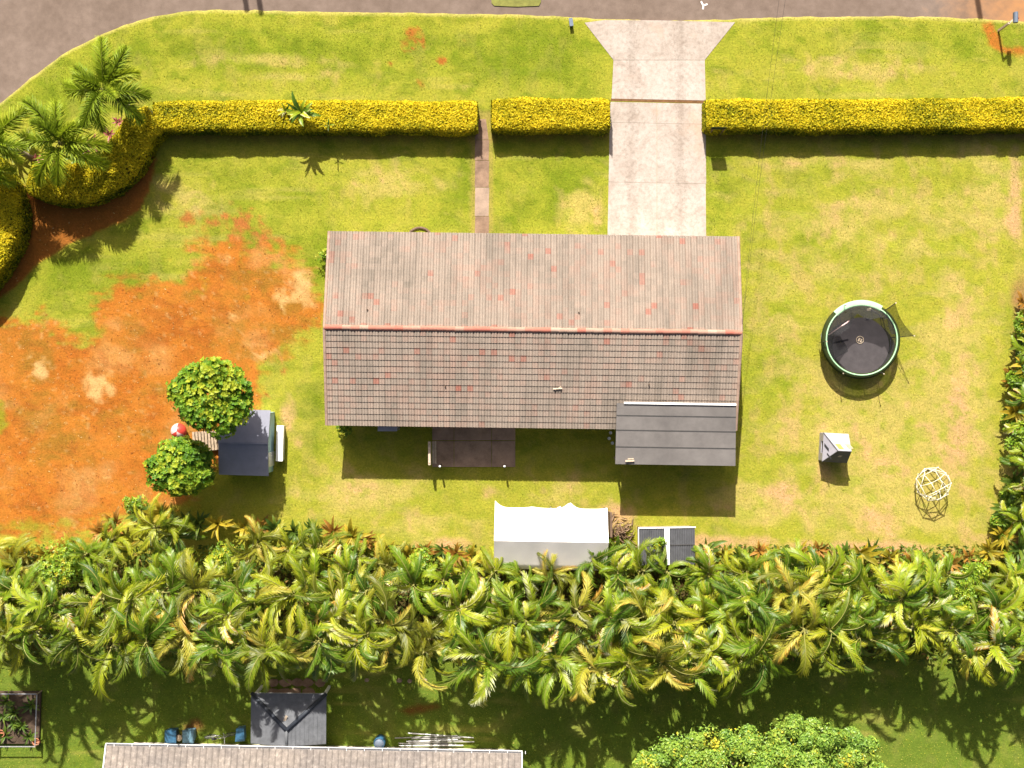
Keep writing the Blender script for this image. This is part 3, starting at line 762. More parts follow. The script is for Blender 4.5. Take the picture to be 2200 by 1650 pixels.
# lean-to roof over the south-east corner
LX0, LX1 = 4.22, 10.1
lean = MB()
def lp(px, py, z):
    return Matrix.Rotation(-HROT, 3, 'Z') @ (P(px, py, z)-Vector((HX, HY, 0)))
A_ = lp(1325, 866, 3.1); B_ = lp(1581, 870, 3.1); C_ = lp(1580, 1001, 2.62); D_ = lp(1322, 997, 2.62)
A_.z = B_.z = 3.14; C_.z = D_.z = 2.62
up = [D_, C_, B_, A_]; dn = [p-Vector((0, 0, 0.1)) for p in up]
lean.mesh(up+dn, [(0, 1, 2, 3), (7, 6, 5, 4), (0, 4, 5, 1), (1, 5, 6, 2), (2, 6, 7, 3), (3, 7, 4, 0)])
lr = obj('lean_to_roof', lean, M['flat_roof'], house)
for t in (0.2, 0.44, 0.715):
    a = A_.lerp(D_, t); b = B_.lerp(C_, t)
    m = MB(); nrm = Vector((0, 0.12, 1)).normalized()*0.012
    dv = (D_-A_).normalized()*0.028
    m.mesh([a-dv+nrm, b-dv+nrm, b+dv+nrm, a+dv+nrm, a-dv, b-dv, b+dv, a+dv], [(3, 2, 1, 0), (0, 1, 5, 4), (2, 3, 7, 6)])
    obj('seam', m, M['seam'], lr)
m = MB(); a = A_.lerp(B_, 0.06); b = B_.copy()
m.box((a.x+b.x)/2, (a.y+b.y)/2+0.02, A_.z+0.03, (b-a).length, 0.1, 0.07, math.atan2(b.y-a.y, b.x-a.x))
obj('flashing', m, M['white_metal'], lr)
for p in (D_.lerp(C_, 0.03), D_.lerp(C_, 0.5), D_.lerp(C_, 0.97)):
    m = MB(); m.box(0, 0, 1.26, 0.1, 0.1, 2.5); obj('post', m, M['wood'], house, (p.x, p.y+0.18, 0))
# offcut of timber left on the lean-to
q = P(1353, 990, 2.7)
m = MB(); m.box(0, 0, 0.03, 0.46, 0.09, 0.06); m.box(0.05, 0.1, 0.03, 0.3, 0.05, 0.05)
tag(obj('timber_offcut', m, M['wood_pale'], None, (q.x, q.y, 2.68), (0, 0, R(3))), 'short pale timber offcut lying on the grey lean-to roof', 'timber')
q = P(1198, 835, 3.2)
m = MB(); m.box(0, 0, 0, 0.46, 0.06, 0.04); m.box(0.1, 0.05, 0.01, 0.2, 0.03, 0.03, 0.4)
tag(obj('stick', m, M['wood_pale'], None, (q.x, q.y, EAVE+RISE-abs(q.y-HY)*math.tan(PITCH)+0.1), (-PITCH, 0, R(4))), 'bleached stick lying on the tiled roof', 'stick')

# ------------------------------------------------------------------ leaf builders
def leaf_quads(pos, nrm, size, tint, aspect=0.5, spread=0.7, rng=RNG):
    """diamond leaves at pos, lying across the jittered normal"""
    n = len(pos)
    nn = unit(nrm + rng.normal(0, spread, (n, 3)))
    t = unit(np.cross(nn, rng.normal(0, 1, (n, 3))))
    b = np.cross(nn, t)
    L = (np.asarray(size)*rng.uniform(0.7, 1.3, n))[:, None]
    W = L*aspect
    v = np.stack([pos-t*L*0.5, pos+b*W*0.5+nn*L*0.08, pos+t*L*0.5, pos-b*W*0.5+nn*L*0.08], 1)
    f = np.arange(n*4).reshape(n, 4)
    return v.reshape(-1, 3), f, np.repeat(tint, 4)

def hedge(name, label, pts_px, width, height, group=None, end=(True, True), lump=0.1, density=520, leaf=0.13):
    """clipped hedge along pixel points given at its top; core plus leaves in one mesh"""
    pts = np.array([[*(P(x, y, height)[:2])] for x, y in pts_px])
    # resample to a smooth line
    seg = np.linalg.norm(np.diff(pts, axis=0), axis=1); cum = np.concatenate([[0], np.cumsum(seg)]); Lt = cum[-1]
    m = max(3, int(Lt/0.35)); s = np.linspace(0, Lt, m)
    cx = np.interp(s, cum, pts[:, 0]); cy = np.interp(s, cum, pts[:, 1])
    if len(pts_px) > 2:
        for _ in range(3):
            cx[1:-1] = (cx[:-2]+2*cx[1:-1]+cx[2:])/4; cy[1:-1] = (cy[:-2]+2*cy[1:-1]+cy[2:])/4
    tx = np.gradient(cx); ty = np.gradient(cy); tl = np.hypot(tx, ty); tx /= tl; ty /= tl
    W = width if callable(width) else (lambda t: width)
    base = np.array([cx[0], cy[0], 0.0])
    def surf(t, q, inset=0.0):
        """t along 0..1, q across the profile 0..1 -> position, normal"""
        i = t*(m-1); i0 = np.clip(np.floor(i).astype(int), 0, m-2); f = i-i0
        x = cx[i0]*(1-f)+cx[i0+1]*f; y = cy[i0]*(1-f)+cy[i0+1]*f
        ux = tx[i0]*(1-f)+tx[i0+1]*f; uy = ty[i0]*(1-f)+ty[i0+1]*f
        w = np.vectorize(W)(t)/2-inset+0.13*(fbm(t*Lt/1.6+3, t*0+Lt, 91, 3)-0.5); h = height-inset+0.16*(fbm(t*Lt/2.1+7, t*0+2*Lt, 92, 3)-0.5)
        e = np.where(t*Lt < 0.35, t*Lt/0.35, np.where((1-t)*Lt < 0.35, (1-t)*Lt/0.35, 1.0))
        w = w*(0.82+0.18*np.sqrt(np.clip(e, 0, 1)))
        a = math.pi*q                           # superellipse profile
        ca = np.cos(a); sa = np.sin(a); pw = 0.32
        lx = -np.sign(ca)*np.abs(ca)**pw*w; lz = np.abs(sa)**pw*h
        nx_ = -np.sign(ca)*np.abs(ca)**(2-pw); nz_ = np.abs(sa)**(2-pw)+0.02
        px_ = x+(-uy)*(-lx); py_ = y+ux*(-lx)
        pos = np.stack([px_, py_, lz], -1); nr = unit(np.stack([uy*nx_, -ux*nx_, nz_], -1))
        return pos, nr
    vs = []; fs = []
    # core
    nt_, nq = m, 9
    T_, Q_ = np.meshgrid(np.linspace(0, 1, nt_), np.linspace(0.0, 1, nq), indexing='ij')
    cp, _ = surf(T_.ravel(), Q_.ravel(), 0.09)
    cp[:, 2] = np.maximum(cp[:, 2], 0.0)
    idx = np.arange(nt_*nq).reshape(nt_, nq)
    cf = np.stack([idx[:-1, :-1], idx[1:, :-1], idx[1:, 1:], idx[:-1, 1:]], -1).reshape(-1, 4)
    caps = []
    for row in (idx[0], idx[-1]):
        for k in range(0, nq//2):
            caps.append((row[k], row[k+1], row[nq-2-k], row[nq-1-k]))
    cf = np.concatenate([cf, np.array(caps)])
    per = W(0.5)+2*height
    n = int(Lt*per*density)
    t = RNG.random(n); q = RNG.random(n)
    u = RNG.random(n); c_ = RNG.uniform(-1, 1, n)
    q_top = np.arccos(np.sign(c_)*np.abs(c_)**(1/0.32))/math.pi
    h_ = RNG.random(n); q_side = np.arcsin(h_**(1/0.32))/math.pi; q_side = np.where(RNG.random(n) < 0.5, q_side, 1-q_side)
    q = np.where(u < W(0.5)/per*1.3, q_top, q_side)
    pos, nr = surf(t, q)
    lum = (fbm(pos[:, 0]*1.3+50, pos[:, 1]*1.3+pos[:, 2]*1.1+50, 61, 5)-0.5)
    pos = pos+nr*(lum*lump*2+RNG.normal(0, 0.022, n))[:, None]
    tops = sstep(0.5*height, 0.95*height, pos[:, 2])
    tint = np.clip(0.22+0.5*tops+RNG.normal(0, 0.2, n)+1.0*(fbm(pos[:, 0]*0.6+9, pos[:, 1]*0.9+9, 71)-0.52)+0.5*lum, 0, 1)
    # end faces
    for e_, (tt, sg) in enumerate(((0, -1), (m-1, 1))):
        if not end[e_]: continue
        k = int(width_end(W, tt, m)*height*density*0.8)
        a = RNG.uniform(-1, 1, k)*W(tt/(m-1))/2*0.9; hz = RNG.random(k)**0.8*height
        ep = np.stack([cx[tt]+(-ty[tt])*a, cy[tt]+tx[tt]*a, hz], -1)+np.array([tx[tt], ty[tt], 0])*sg*0.03
        en = np.tile(np.array([tx[tt]*sg, ty[tt]*sg, 0.15]), (k, 1))
        pos = np.concatenate([pos, ep]); nr = np.concatenate([nr, en]); tint = np.concatenate([tint, np.clip(0.3+RNG.normal(0, 0.15, k), 0, 1)])
    pos[:, 2] = np.maximum(pos[:, 2], 0.02)
    lv, lf, lt = leaf_quads(pos, nr, np.full(len(pos), leaf), tint, 0.58, 0.55)
    verts = np.concatenate([cp, lv])-base; faces = np.concatenate([cf, lf+len(cp)])
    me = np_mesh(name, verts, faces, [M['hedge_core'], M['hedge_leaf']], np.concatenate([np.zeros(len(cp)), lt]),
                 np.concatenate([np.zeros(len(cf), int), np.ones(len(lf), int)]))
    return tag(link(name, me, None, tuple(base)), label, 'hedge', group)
def width_end(W, tt, m): return W(tt/(m-1))

HH = 1.22
hedge('clipped_hedge', 'long golden clipped hedge between the corner palms and the path gap', [(330, 247), (600, 247), (1024, 248)], 1.62, HH)
hedge('clipped_hedge', 'short golden clipped hedge between the garden path and the driveway', [(1057, 244), (1309, 245)], 1.72, HH)
hedge('clipped_hedge', 'long golden clipped hedge on the trampoline side of the driveway', [(1517, 245), (1850, 245), (2290, 241)], 1.68, HH)
hedge('curved_hedge', 'bulging golden hedge curving round the palm bed at the street corner', [(330, 250), (292, 278), (268, 330), (238, 368), (185, 392), (120, 396), (62, 380)], lambda t: 1.75+0.45*math.sin(t*3.0), 1.3, lump=0.14, end=(False, True))
hedge('curved_hedge', 'rounded golden hedge running beside the bare red earth and soil bed', [(-60, 350), (-12, 420), (0, 480), (-40, 560), (-110, 640)], 2.3, 1.75, lump=0.1)

# ------------------------------------------------------------------ fronds, blades and crowns
def frond_mesh(name, L, th0, th1, n=24, ll=0.5, side=0.0, vee=0.35, droop=0.35, mats=None, rings=2, curl=0.0, seed=0, taper=0.55, dens=1.0, sweep=0.62):
    """pinnate frond along +x: arched midrib plus two rows (or four) of leaflets, each two faces"""
    rg = np.random.default_rng(seed)
    ts = np.linspace(0, 1, n+1)
    th = th0+(th1-th0)*ts**1.15
    az = side*ts**1.6
    d = np.stack([np.cos(th)*np.cos(az), np.cos(th)*np.sin(az), np.sin(th)], -1)
    p = np.concatenate([[[0, 0, 0]], np.cumsum(d*L/n, axis=0)])[:n+1]
    up = np.stack([-np.sin(th)*np.cos(az), -np.sin(th)*np.sin(az), np.cos(th)], -1)
    lat = np.cross(up, d)
    V_ = []; F_ = []; T_ = []; MI = []
    # midrib
    for k in range(n+1):
        w = 0.022*(1-0.8*ts[k])+0.004
        V_ += [p[k]+lat[k]*w, p[k]-lat[k]*w, p[k]+up[k]*w]; T_ += [0.7]*3
    for k in range(n):
        a = 3*k
        for (i, j) in ((0, 1), (1, 2), (2, 0)):
            F_.append((a+i, a+j, a+3+j, a+3+i)); MI.append(1)
    st = int(n*0.14)
    for k in range(st, n+1):
        t = ts[k]
        env = math.sin(math.pi*min(1, (t-0.08)/0.92*0.86+0.12))**taper
        for s in (-1, 1):
            for r_ in range(rings//2):
                lift = vee+rg.normal(0, 0.12)+(0.9*r_)
                a = sweep+0.5*t+rg.normal(0, 0.07)
                dr = lat[k]*s*math.cos(lift)+up[k]*math.sin(lift)
                dr = dr*math.cos(a)+d[k]*math.sin(a)
                l = ll*env*rg.uniform(0.82, 1.12)
                w = L/n*0.62*dens
                b0 = p[k]-d[k]*w*0.5; b1 = p[k]+d[k]*w*0.5
                q = p[k]+dr*l*0.55-Vector3(0, 0, droop*l*0.12)
                tip = p[k]+dr*l-Vector3(0, 0, droop*l*0.55)+d[k]*l*0.1
                i = len(V_)
                V_ += [b0, b1, q+d[k]*w*0.45, q-d[k]*w*0.45, tip]
                tn = 0.47+rg.normal(0, 0.05)+0.1*(t-0.5)+(0.06 if s > 0 else -0.06)
                T_ += [tn-0.08, tn-0.08, tn, tn, tn+0.12]
                if s > 0:
                    F_.append((i, i+1, i+2, i+3)); F_.append((i+3, i+2, i+4, i+4))
                else:
                    F_.append((i+3, i+2, i+1, i)); F_.append((i+2, i+3, i+4, i+4))
                MI += [0, 0]
    V_ = np.array(V_)
    me = bpy.data.meshes.new(name)
    me.from_pydata([tuple(v) for v in V_], [], [f if f[3] != f[2] else f[:3] for f in F_])
    for mt in mats: me.materials.append(mt)
    me.polygons.foreach_set('material_index', MI)
    at = me.attributes.new('tint', 'FLOAT', 'POINT'); at.data.foreach_set('value', np.clip(np.array(T_, np.float32), 0, 1))
    me.update(); return me
def Vector3(x, y, z): return np.array([x, y, z])

def blade_mesh(name, L, W, th0, th1, side=0.0, fold=0.3, seed=0, n=7, mat=None, tear=False, wave=0.0):
    """one broad leaf along +x with a folded midrib and a tapering tip"""
    rg = np.random.default_rng(seed)
    ts = np.linspace(0, 1, n+1); th = th0+(th1-th0)*ts**1.2; az = side*ts**1.5
    d = np.stack([np.cos(th)*np.cos(az), np.cos(th)*np.sin(az), np.sin(th)], -1)
    p = np.concatenate([[[0, 0, 0]], np.cumsum(d*L/n, axis=0)])[:n+1]
    up = np.stack([-np.sin(th)*np.cos(az), -np.sin(th)*np.sin(az), np.cos(th)], -1); lat = np.cross(up, d)
    Vs = []; Fs = []; Ts = []
    for k in range(n+1):
        t = ts[k]; w = W/2*(math.sin(math.pi*(0.06+0.94*t)**0.8)**0.7)*(0.16 if k == 0 else 1)
        if k == n: w = 0.004
        f1 = fold+wave*math.sin(t*9+seed); f2 = fold-wave*math.sin(t*8+seed)
        Vs += [p[k]+lat[k]*w*math.cos(f1)+up[k]*w*math.sin(f1), p[k], p[k]-lat[k]*w*math.cos(f2)+up[k]*w*math.sin(f2)]
        tn = 0.45+rg.normal(0, 0.05); Ts += [tn+0.1, tn-0.1, tn+0.1]
    for k in range(n):
        a = 3*k
        Fs += [(a, a+1, a+4, a+3), (a+1, a+2, a+5, a+4)]
    return np_mesh(name, np.array(Vs), np.array(Fs), mat, np.clip(Ts, 0, 1), flat=False)

# shared frond shapes
FR = [frond_mesh('frond', 2.55*random.uniform(0.85, 1.15), R(random.uniform(42, 78)), R(random.uniform(-80, -25)), 38, 0.5*random.uniform(0.85, 1.2), random.choice((-1, 1))*random.uniform(0.3, 1.7), random.uniform(-0.25, 0.55), random.uniform(0.15, 0.6), [M['frond'], M['rachis']], seed=k, dens=1.9, sweep=0.68) for k in range(18)]
FR_LOW = [frond_mesh('frond', 2.35, R(random.uniform(10, 40)), R(random.uniform(-75, -40)), 28, 0.48, random.choice((-1, 1))*random.uniform(0.3, 1.6), random.uniform(-0.2, 0.4), 0.55, [M['frond'], M['rachis']], seed=40+k, dens=2.1, sweep=0.72) for k in range(8)]
FR_UP = [frond_mesh('frond', 1.9, R(random.uniform(75, 88)), R(random.uniform(20, 55)), 24, 0.44, random.uniform(-0.8, 0.8), 0.45, 0.15, [M['frond'], M['rachis']], seed=60+k, dens=1.9, sweep=0.7) for k in range(5)]
def recol(lst, key):
    out = []
    for me in lst:
        c = me.copy(); c.materials[0] = M[key]; out.append(c)
    return out
FSETS = {'yellow-green': (FR, FR_LOW, FR_UP), 'deep green': tuple(recol(l, 'frond_green') for l in (FR, FR_LOW, FR_UP)), 'olive': tuple(recol(l, 'frond_olive') for l in (FR, FR_LOW, FR_UP))}
FX = [frond_mesh('frond', 2.35*random.uniform(0.9, 1.1), R(random.uniform(40, 62)), R(random.uniform(-62, -35)), 30, 0.72, random.uniform(-0.6, 0.6), -0.15, 0.5, [M['foxtail'], M['rachis']], rings=6, seed=80+k, dens=1.5, sweep=0.35) for k in range(6)]
FX_UP = [frond_mesh('frond', 1.7, R(80), R(20), 24, 0.6, random.uniform(-0.3, 0.3), 0.0, 0.3, [M['foxtail'], M['rachis']], rings=6, seed=95+k, dens=1.5, sweep=0.4) for k in range(2)]
BL = [blade_mesh('leaf', random.uniform(0.75, 1.15), random.uniform(0.16, 0.24), R(random.uniform(40, 75)), R(random.uniform(-50, 10)), random.uniform(-0.5, 0.5), random.uniform(0.15, 0.45), k, 7, M['blade']) for k in range(10)]
BIG = [frond_mesh('leaf', random.uniform(1.9, 2.6), R(random.uniform(40, 78)), R(random.uniform(-85, -20)), 30, random.uniform(0.34, 0.46), random.choice((-1, 1))*random.uniform(0.4, 1.9), random.uniform(-0.5, 0.6), random.uniform(0.1, 0.5), [M['blade'], M['rachis']], seed=120+k, dens=2.6, sweep=0.5, taper=0.4) for k in range(14)]
M['blade_yellow'] = mat_leaf('yellow_strap_leaf', [(0.0, (0.12, 0.13, 0.015)), (0.4, (0.3, 0.25, 0.02)), (0.75, (0.46, 0.34, 0.03)), (1.0, (0.45, 0.24, 0.04))], 1.2, 0.3, 0.5, 0.25, objvar=0.6, backc=(0.45, 0.4, 0.2))
M['blade_orange'] = mat_leaf('orange_brown_strap_leaf', [(0.0, (0.13, 0.09, 0.015)), (0.4, (0.3, 0.16, 0.025)), (0.75, (0.42, 0.2, 0.04)), (1.0, (0.45, 0.3, 0.14))], 1.2, 0.3, 0.55, 0.2, objvar=0.7, backc=(0.4, 0.3, 0.18))
M['blade_green'] = mat_leaf('green_strap_leaf', [(0.0, (0.03, 0.07, 0.014)), (0.5, (0.09, 0.15, 0.018)), (1.0, (0.2, 0.22, 0.025))], 1.2, 0.3, 0.45, 0.28, objvar=0.5, backc=(0.3, 0.34, 0.2))
BLC = {'green': recol(BL, 'blade_green'), 'yellow': recol(BL, 'blade_yellow'), 'orange-brown': recol(BL, 'blade_orange')}
PK = [blade_mesh('leaf', random.uniform(0.4, 0.6), 0.12, R(random.uniform(35, 70)), R(-10), random.uniform(-0.3, 0.3), 0.3, 40+k, 6, M['pink_leaf']) for k in range(4)]

def stem_mesh(h, r0, r1, lean, seed, mat, rings=8, name='stem'):
    rg = random.Random(seed); m = MB()
    pts = []; rr = []
    for k in range(rings+1):
        t = k/rings
        pts.append((lean[0]*t**1.3, lean[1]*t**1.3, h*t)); rr.append((r0+(r1-r0)*t)*(1.06 if k % 2 else 0.97))
    m.tube(pts, rr, 8); return m

used_labels = {}
def palm_clump(px, py, zc, nf, scale, label, group, rg, tone='yellow-green', name='areca_palm'):
    """multi-stemmed palm; px,py where its crown shows, zc crown height"""
    b = P(px, py, zc)
    root = thing(name, label, 'palm', (b.x, b.y, 0), 0, group)
    ns = rg.choice((2, 3, 3, 4))
    tops = []
    for k in range(ns):
        a = rg.uniform(0, 6.28); l = rg.uniform(0.15, 0.55)*scale
        lean = (math.cos(a)*l, math.sin(a)*l); h = zc*rg.uniform(0.8, 1.05)
        obj('stem', stem_mesh(h, 0.075, 0.05, lean, rg.random(), None), M['cane'], root, smooth=True)
        tops.append((lean[0], lean[1], h))
    for k in range(nf):
        tx, ty, tz = tops[k % ns]
        u = rg.random()
        fr, flo, fup = FSETS[tone]
        ms = rg.choice(fup) if u < 0.14 else (rg.choice(flo) if u < 0.42 else rg.choice(fr))
        a = 2.399*k+rg.uniform(-0.5, 0.5)
        s = scale*rg.uniform(0.78, 1.12)
        o = link('frond', ms, root, (tx, ty, tz-rg.uniform(0, 0.5)), (rg.uniform(-0.8, 0.8), rg.uniform(-0.3, 0.35), a))
        o.scale = (s, s*rg.uniform(0.85, 1.2), s)
    return root

def leafy_plant(name, label, cat, loc, meshes, n, scale, rg, group=None, h=0.1, rmin=0.0, tilt=0.3, stem=0.0):
    root = thing(name, label, cat, (loc[0], loc[1], 0), 0, group)
    zt = loc[2]
    if zt > 0.25:
        obj('stem', stem_mesh(zt, 0.05, 0.03, (0, 0), rg.random(), None, 5), M['cane'], root, smooth=True)
    for k in range(n):
        a = 2.399*k+rg.uniform(-0.4, 0.4); s = scale*rg.uniform(0.7, 1.15)
        o = link('leaf', rg.choice(meshes), root, (0.03*math.cos(a), 0.03*math.sin(a), max(0.03, zt-rg.uniform(0, h))), (rg.uniform(-tilt, tilt), rg.uniform(-tilt, tilt*0.6), a))
        o.scale = (s, s, s)
    return root

def leaf_crown(centers, radii, n_each, size, aspect, seed, up=0.35, shell=(0.72, 1.02), tvar=0.16, rosette=0, cut=-0.5, tmean=0.45):
    """leaves or leaf rosettes on lumpy ellipsoids; returns verts, faces, tint"""
    rg = np.random.default_rng(seed)
    PV = []; PF = []; PT = []; off = 0
    for (c, r, n) in zip(centers, radii, n_each):
        d = unit(rg.normal(0, 1, (n*2, 3))); d = d[d[:, 2] > cut][:n]; k = len(d)
        rr = rg.uniform(shell[0], shell[1], k)
        pos = np.array(c)+d*np.array(r)*rr[:, None]
        nr = unit(d+np.array([0, 0, up]))
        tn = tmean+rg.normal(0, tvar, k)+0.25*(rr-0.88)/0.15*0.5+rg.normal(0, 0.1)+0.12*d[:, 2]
        if rosette:
            for j in range(rosette):
                a = 6.283*j/rosette+rg.uniform(0, 0.5, k)
                t1 = unit(np.cross(nr, np.array([0.3, 0.2, 1.0])+rg.normal(0, 0.05, (k, 3)))); t2 = np.cross(nr, t1)
                dirv = t1*np.cos(a)[:, None]+t2*np.sin(a)[:, None]
                tilt = rg.uniform(0.15, 0.75, k)[:, None]
                dl = unit(dirv*np.cos(tilt)+nr*np.sin(tilt)); sd = np.cross(dl, nr)
                L = (size*rg.uniform(0.75, 1.25, k))[:, None]
                v = np.stack([pos, pos+dl*L*0.55+sd*L*aspect/2, pos+dl*L-nr*L*0.12, pos+dl*L*0.55-sd*L*aspect/2], 1).reshape(-1, 3)
                PV.append(v); PF.append(np.arange(k*4).reshape(k, 4)+off); off += k*4
                PT.append(np.repeat(np.clip(tn+rg.normal(0, 0.05, k), 0, 1), 4))
        else:
            v, f, t = leaf_quads(pos, nr, np.full(k, size), np.clip(tn, 0, 1), aspect, 0.5, rg)
            PV.append(v); PF.append(f+off); off += len(v); PT.append(t)
    return np.concatenate(PV), np.concatenate(PF), np.concatenate(PT)

def limbs(root, zt, trunk_h, r0, ends, mat, lean=(0, 0)):
    m = MB(); m.tube([(0, 0, 0), (lean[0]*0.4, lean[1]*0.4, trunk_h*0.5), (lean[0], lean[1], trunk_h)], [r0*1.25, r0, r0*0.85], 9)
    tr = obj('trunk', m, mat, root, smooth=True)
    for e in ends:
        mm = MB(); a = Vector((lean[0], lean[1], trunk_h*0.95)); e = Vector(e)
        mid = a.lerp(e, 0.5)+Vector((0, 0, 0.12))
        mm.tube([a, mid, e], [r0*0.6, r0*0.42, r0*0.12], 7)
        obj('branch', mm, mat, tr, smooth=True)
    return tr

# ---- palms in the street-corner bed
rg = random.Random(5)
for (px, py, zc, nf, sc, lab) in ((222, 192, 3.5, 11, 1.08, 'tallest feathery palm at the street corner end of the golden hedge'),
                                  (128, 306, 3.2, 10, 1.1, 'feathery palm spreading over the pink bromeliads in the corner bed'),
                                  (-14, 296, 3.5, 9, 1.0, 'feathery palm leaning over the street side of the corner bed'),
                                  (-30, 362, 2.7, 8, 0.85, 'feathery palm with drooping fronds above the rounded golden hedge')):
    b = P(px, py, zc)
    root = thing('foxtail_palm', lab, 'palm', (b.x, b.y, 0), 0, 'feathery palms in the corner bed')
    m = MB(); bx_, by_ = 0.75, -0.5
    m.tube([(bx_*(1-t)**1.4, by_*(1-t)**1.4, zc*t) for t in np.linspace(0, 1, 15)], [(0.17-0.07*t)*(1.06 if q % 2 else 0.96) for q, t in enumerate(np.linspace(0, 1, 15))], 9); obj('trunk', m, M['palm_trunk'], root, smooth=True)
    m = MB(); m.tube([(0, 0, zc-0.75), (0, 0, zc-0.3), (0, 0, zc+0.1)], [0.1, 0.12, 0.05], 9); obj('crownshaft', m, M['cane'], root, smooth=True)
    for k in range(nf):
        a = 2.399*k+rg.uniform(-0.25, 0.25); s = sc*rg.uniform(0.85, 1.1)
        ms = rg.choice(FX) if k < nf-2 else rg.choice(FX_UP)
        o = link('frond', ms, root, (0.05*math.cos(a), 0.05*math.sin(a), zc+0.02), (rg.uniform(-0.35, 0.35), rg.uniform(-0.15, 0.35), a)); o.scale = (s, s, s)
# bromeliads and other bed plants
for (px, py, z, n, sc, lab) in ((200, 312, 0.45, 16, 1.35, 'bright pink bromeliad rosette between the two feathery palms'),
                                (235, 290, 0.35, 12, 0.95, 'pale pink bromeliad rosette close to the curved hedge'),
                                (118, 358, 0.4, 13, 1.0, 'faded pink bromeliad rosette behind the bulging hedge'),
                                (253, 262, 0.4, 11, 0.9, 'small pink bromeliad rosette at the foot of the tallest palm'),
                                (80, 340, 0.3, 11, 0.8, 'dusty pink bromeliad rosette beneath the drooping fronds')):
    b = P(px, py, z); leafy_plant('bromeliad', lab, 'plant', (b.x, b.y, z), PK, n, sc, rg, 'pink bromeliads in the corner bed')
for (px, py, lab) in ((30, 330, 'yellow-green strap-leaved plant filling the corner bed by the street'), (170, 340, 'green strap-leaved plant beside the bright pink bromeliad'), (60, 300, 'broad-leaved plant on the street side of the corner bed')):
    b = P(px, py, 0.5); leafy_plant('strap_leaved_plant', lab, 'plant', (b.x, b.y, 0.3), BL, 16, 0.9, rg)
# plant growing up through the long hedge
b = P(645, 238, 2.0); leafy_plant('ti_plant', 'tall broad-leaved ti plant poking up through the long golden hedge', 'plant', (b.x, b.y, 1.75), BL, 15, 1.05, rg, None, 0.35)
b = P(612, 236, 1.5); leafy_plant('ti_plant', 'low ti shoot beside the tall one in the long golden hedge', 'plant', (b.x, b.y, 1.3), BL, 8, 0.6, rg)
b = P(705, 268, 1.7); leafy_plant('ti_plant', 'thin ti shoot on the lawn edge of the long golden hedge', 'plant', (b.x, b.y, 1.5), BL, 5, 0.4, rg)

# ---- two round trees by the shed
for (px, py, z0, rx, ry, rz, n, lab, seed) in ((455, 848, 4.2, 1.98, 1.96, 1.5, 1250, 'larger round glossy-leaved tree overhanging the blue-grey shed', 3),
                                               (391, 1003, 2.4, 1.72, 1.62, 1.35, 900, 'smaller round glossy-leaved tree beside the wooden pallet', 4)):
    b = P(px, py, z0+0.2)
    root = thing('round_tree', lab, 'tree', (b.x, b.y, 0), 0)
    rgn = random.Random(seed)
    cs = [(0, 0, z0)]; rs = [(rx*0.9, ry*0.9, rz*0.92)]; ne = [int(n*0.75)]
    for k in range(9):
        a = 0.7*k+rgn.uniform(0, 0.3)
        e = rgn.uniform(0.5, 0.72); q = rgn.uniform(-0.1, 0.6)
        cs.append((rx*e*math.cos(a), ry*e*math.sin(a), z0+rz*q)); rr = rgn.uniform(0.32, 0.46)
        rs.append((rx*rr, ry*rr, rz*rr)); ne.append(int(n*0.13))
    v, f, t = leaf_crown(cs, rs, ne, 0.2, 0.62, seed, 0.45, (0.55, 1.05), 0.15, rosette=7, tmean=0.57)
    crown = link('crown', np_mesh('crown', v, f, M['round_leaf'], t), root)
    limbs(root, z0, z0*0.55, 0.11, [(rx*0.55*math.cos(a), ry*0.55*math.sin(a), z0+rz*0.35) for a in (0.4, 1.7, 2.9, 4.1, 5.3)], M['bark'])

# ---- big fine-leaved tree at the neighbour's
b = P(1650, 1690, 6.0)
root = thing('broadleaf_tree', 'large fine-leaved tree with billowing crown on the neighbouring lawn', 'tree', (b.x, b.y, 0), 0)
rgn = random.Random(12); cs = []; rs = []; ne = []
for (px, py, z, r) in ((1450, 1640, 5.2, 1.5), (1520, 1612, 5.6, 1.25), (1590, 1630, 6.0, 1.5), (1700, 1602, 6.4, 1.35), (1755, 1608, 6.3, 1.3), (1830, 1640, 5.6, 1.4), (1655, 1640, 6.3, 1.4), (1780, 1660, 5.9, 1.5), (1560, 1690, 6.3, 1.8), (1690, 1700, 6.8, 2.0), (1800, 1730, 6.0, 1.9), (1480, 1730, 5.6, 1.7), (1640, 1780, 6.2, 2.0), (1410, 1660, 4.7, 1.1), (1860, 1680, 4.9, 1.1)):
    q = P(px, py, z)-b; cs.append((q.x, q.y, z)); rs.append((r, r, r*0.85)); ne.append(int(700*r))
    for j in range(13):
        a = rgn.uniform(0, 6.28); e_ = math.asin(rgn.uniform(0.0, 0.97)); rr = r*rgn.uniform(0.22, 0.36)
        cs.append((q.x+math.cos(a)*math.cos(e_)*r*0.95, q.y+math.sin(a)*math.cos(e_)*r*0.95, z+math.sin(e_)*r*0.85)); rs.append((rr, rr, rr)); ne.append(int(1100*rr))
v, f, t = leaf_crown(cs, rs, ne, 0.15, 0.55, 33, 0.4, (0.7, 1.05), 0.13, tmean=0.48)
# a yellowing bough
ctr = np.array([*(P(1535, 1590, 6.2)-b)]); ctr[2] = 6.2
dd = np.linalg.norm(v-ctr, axis=1); t = np.where(dd < 0.75, np.clip(t+0.45*(1-dd/0.9), 0, 1), t)
link('crown', np_mesh('crown', v, f, M['tree_leaf'], t), root)
limbs(root, 6, 2.4, 0.24, [(c[0]*0.9, c[1]*0.9, c[2]-0.2) for c in cs[0:210:14]], M['bark'])

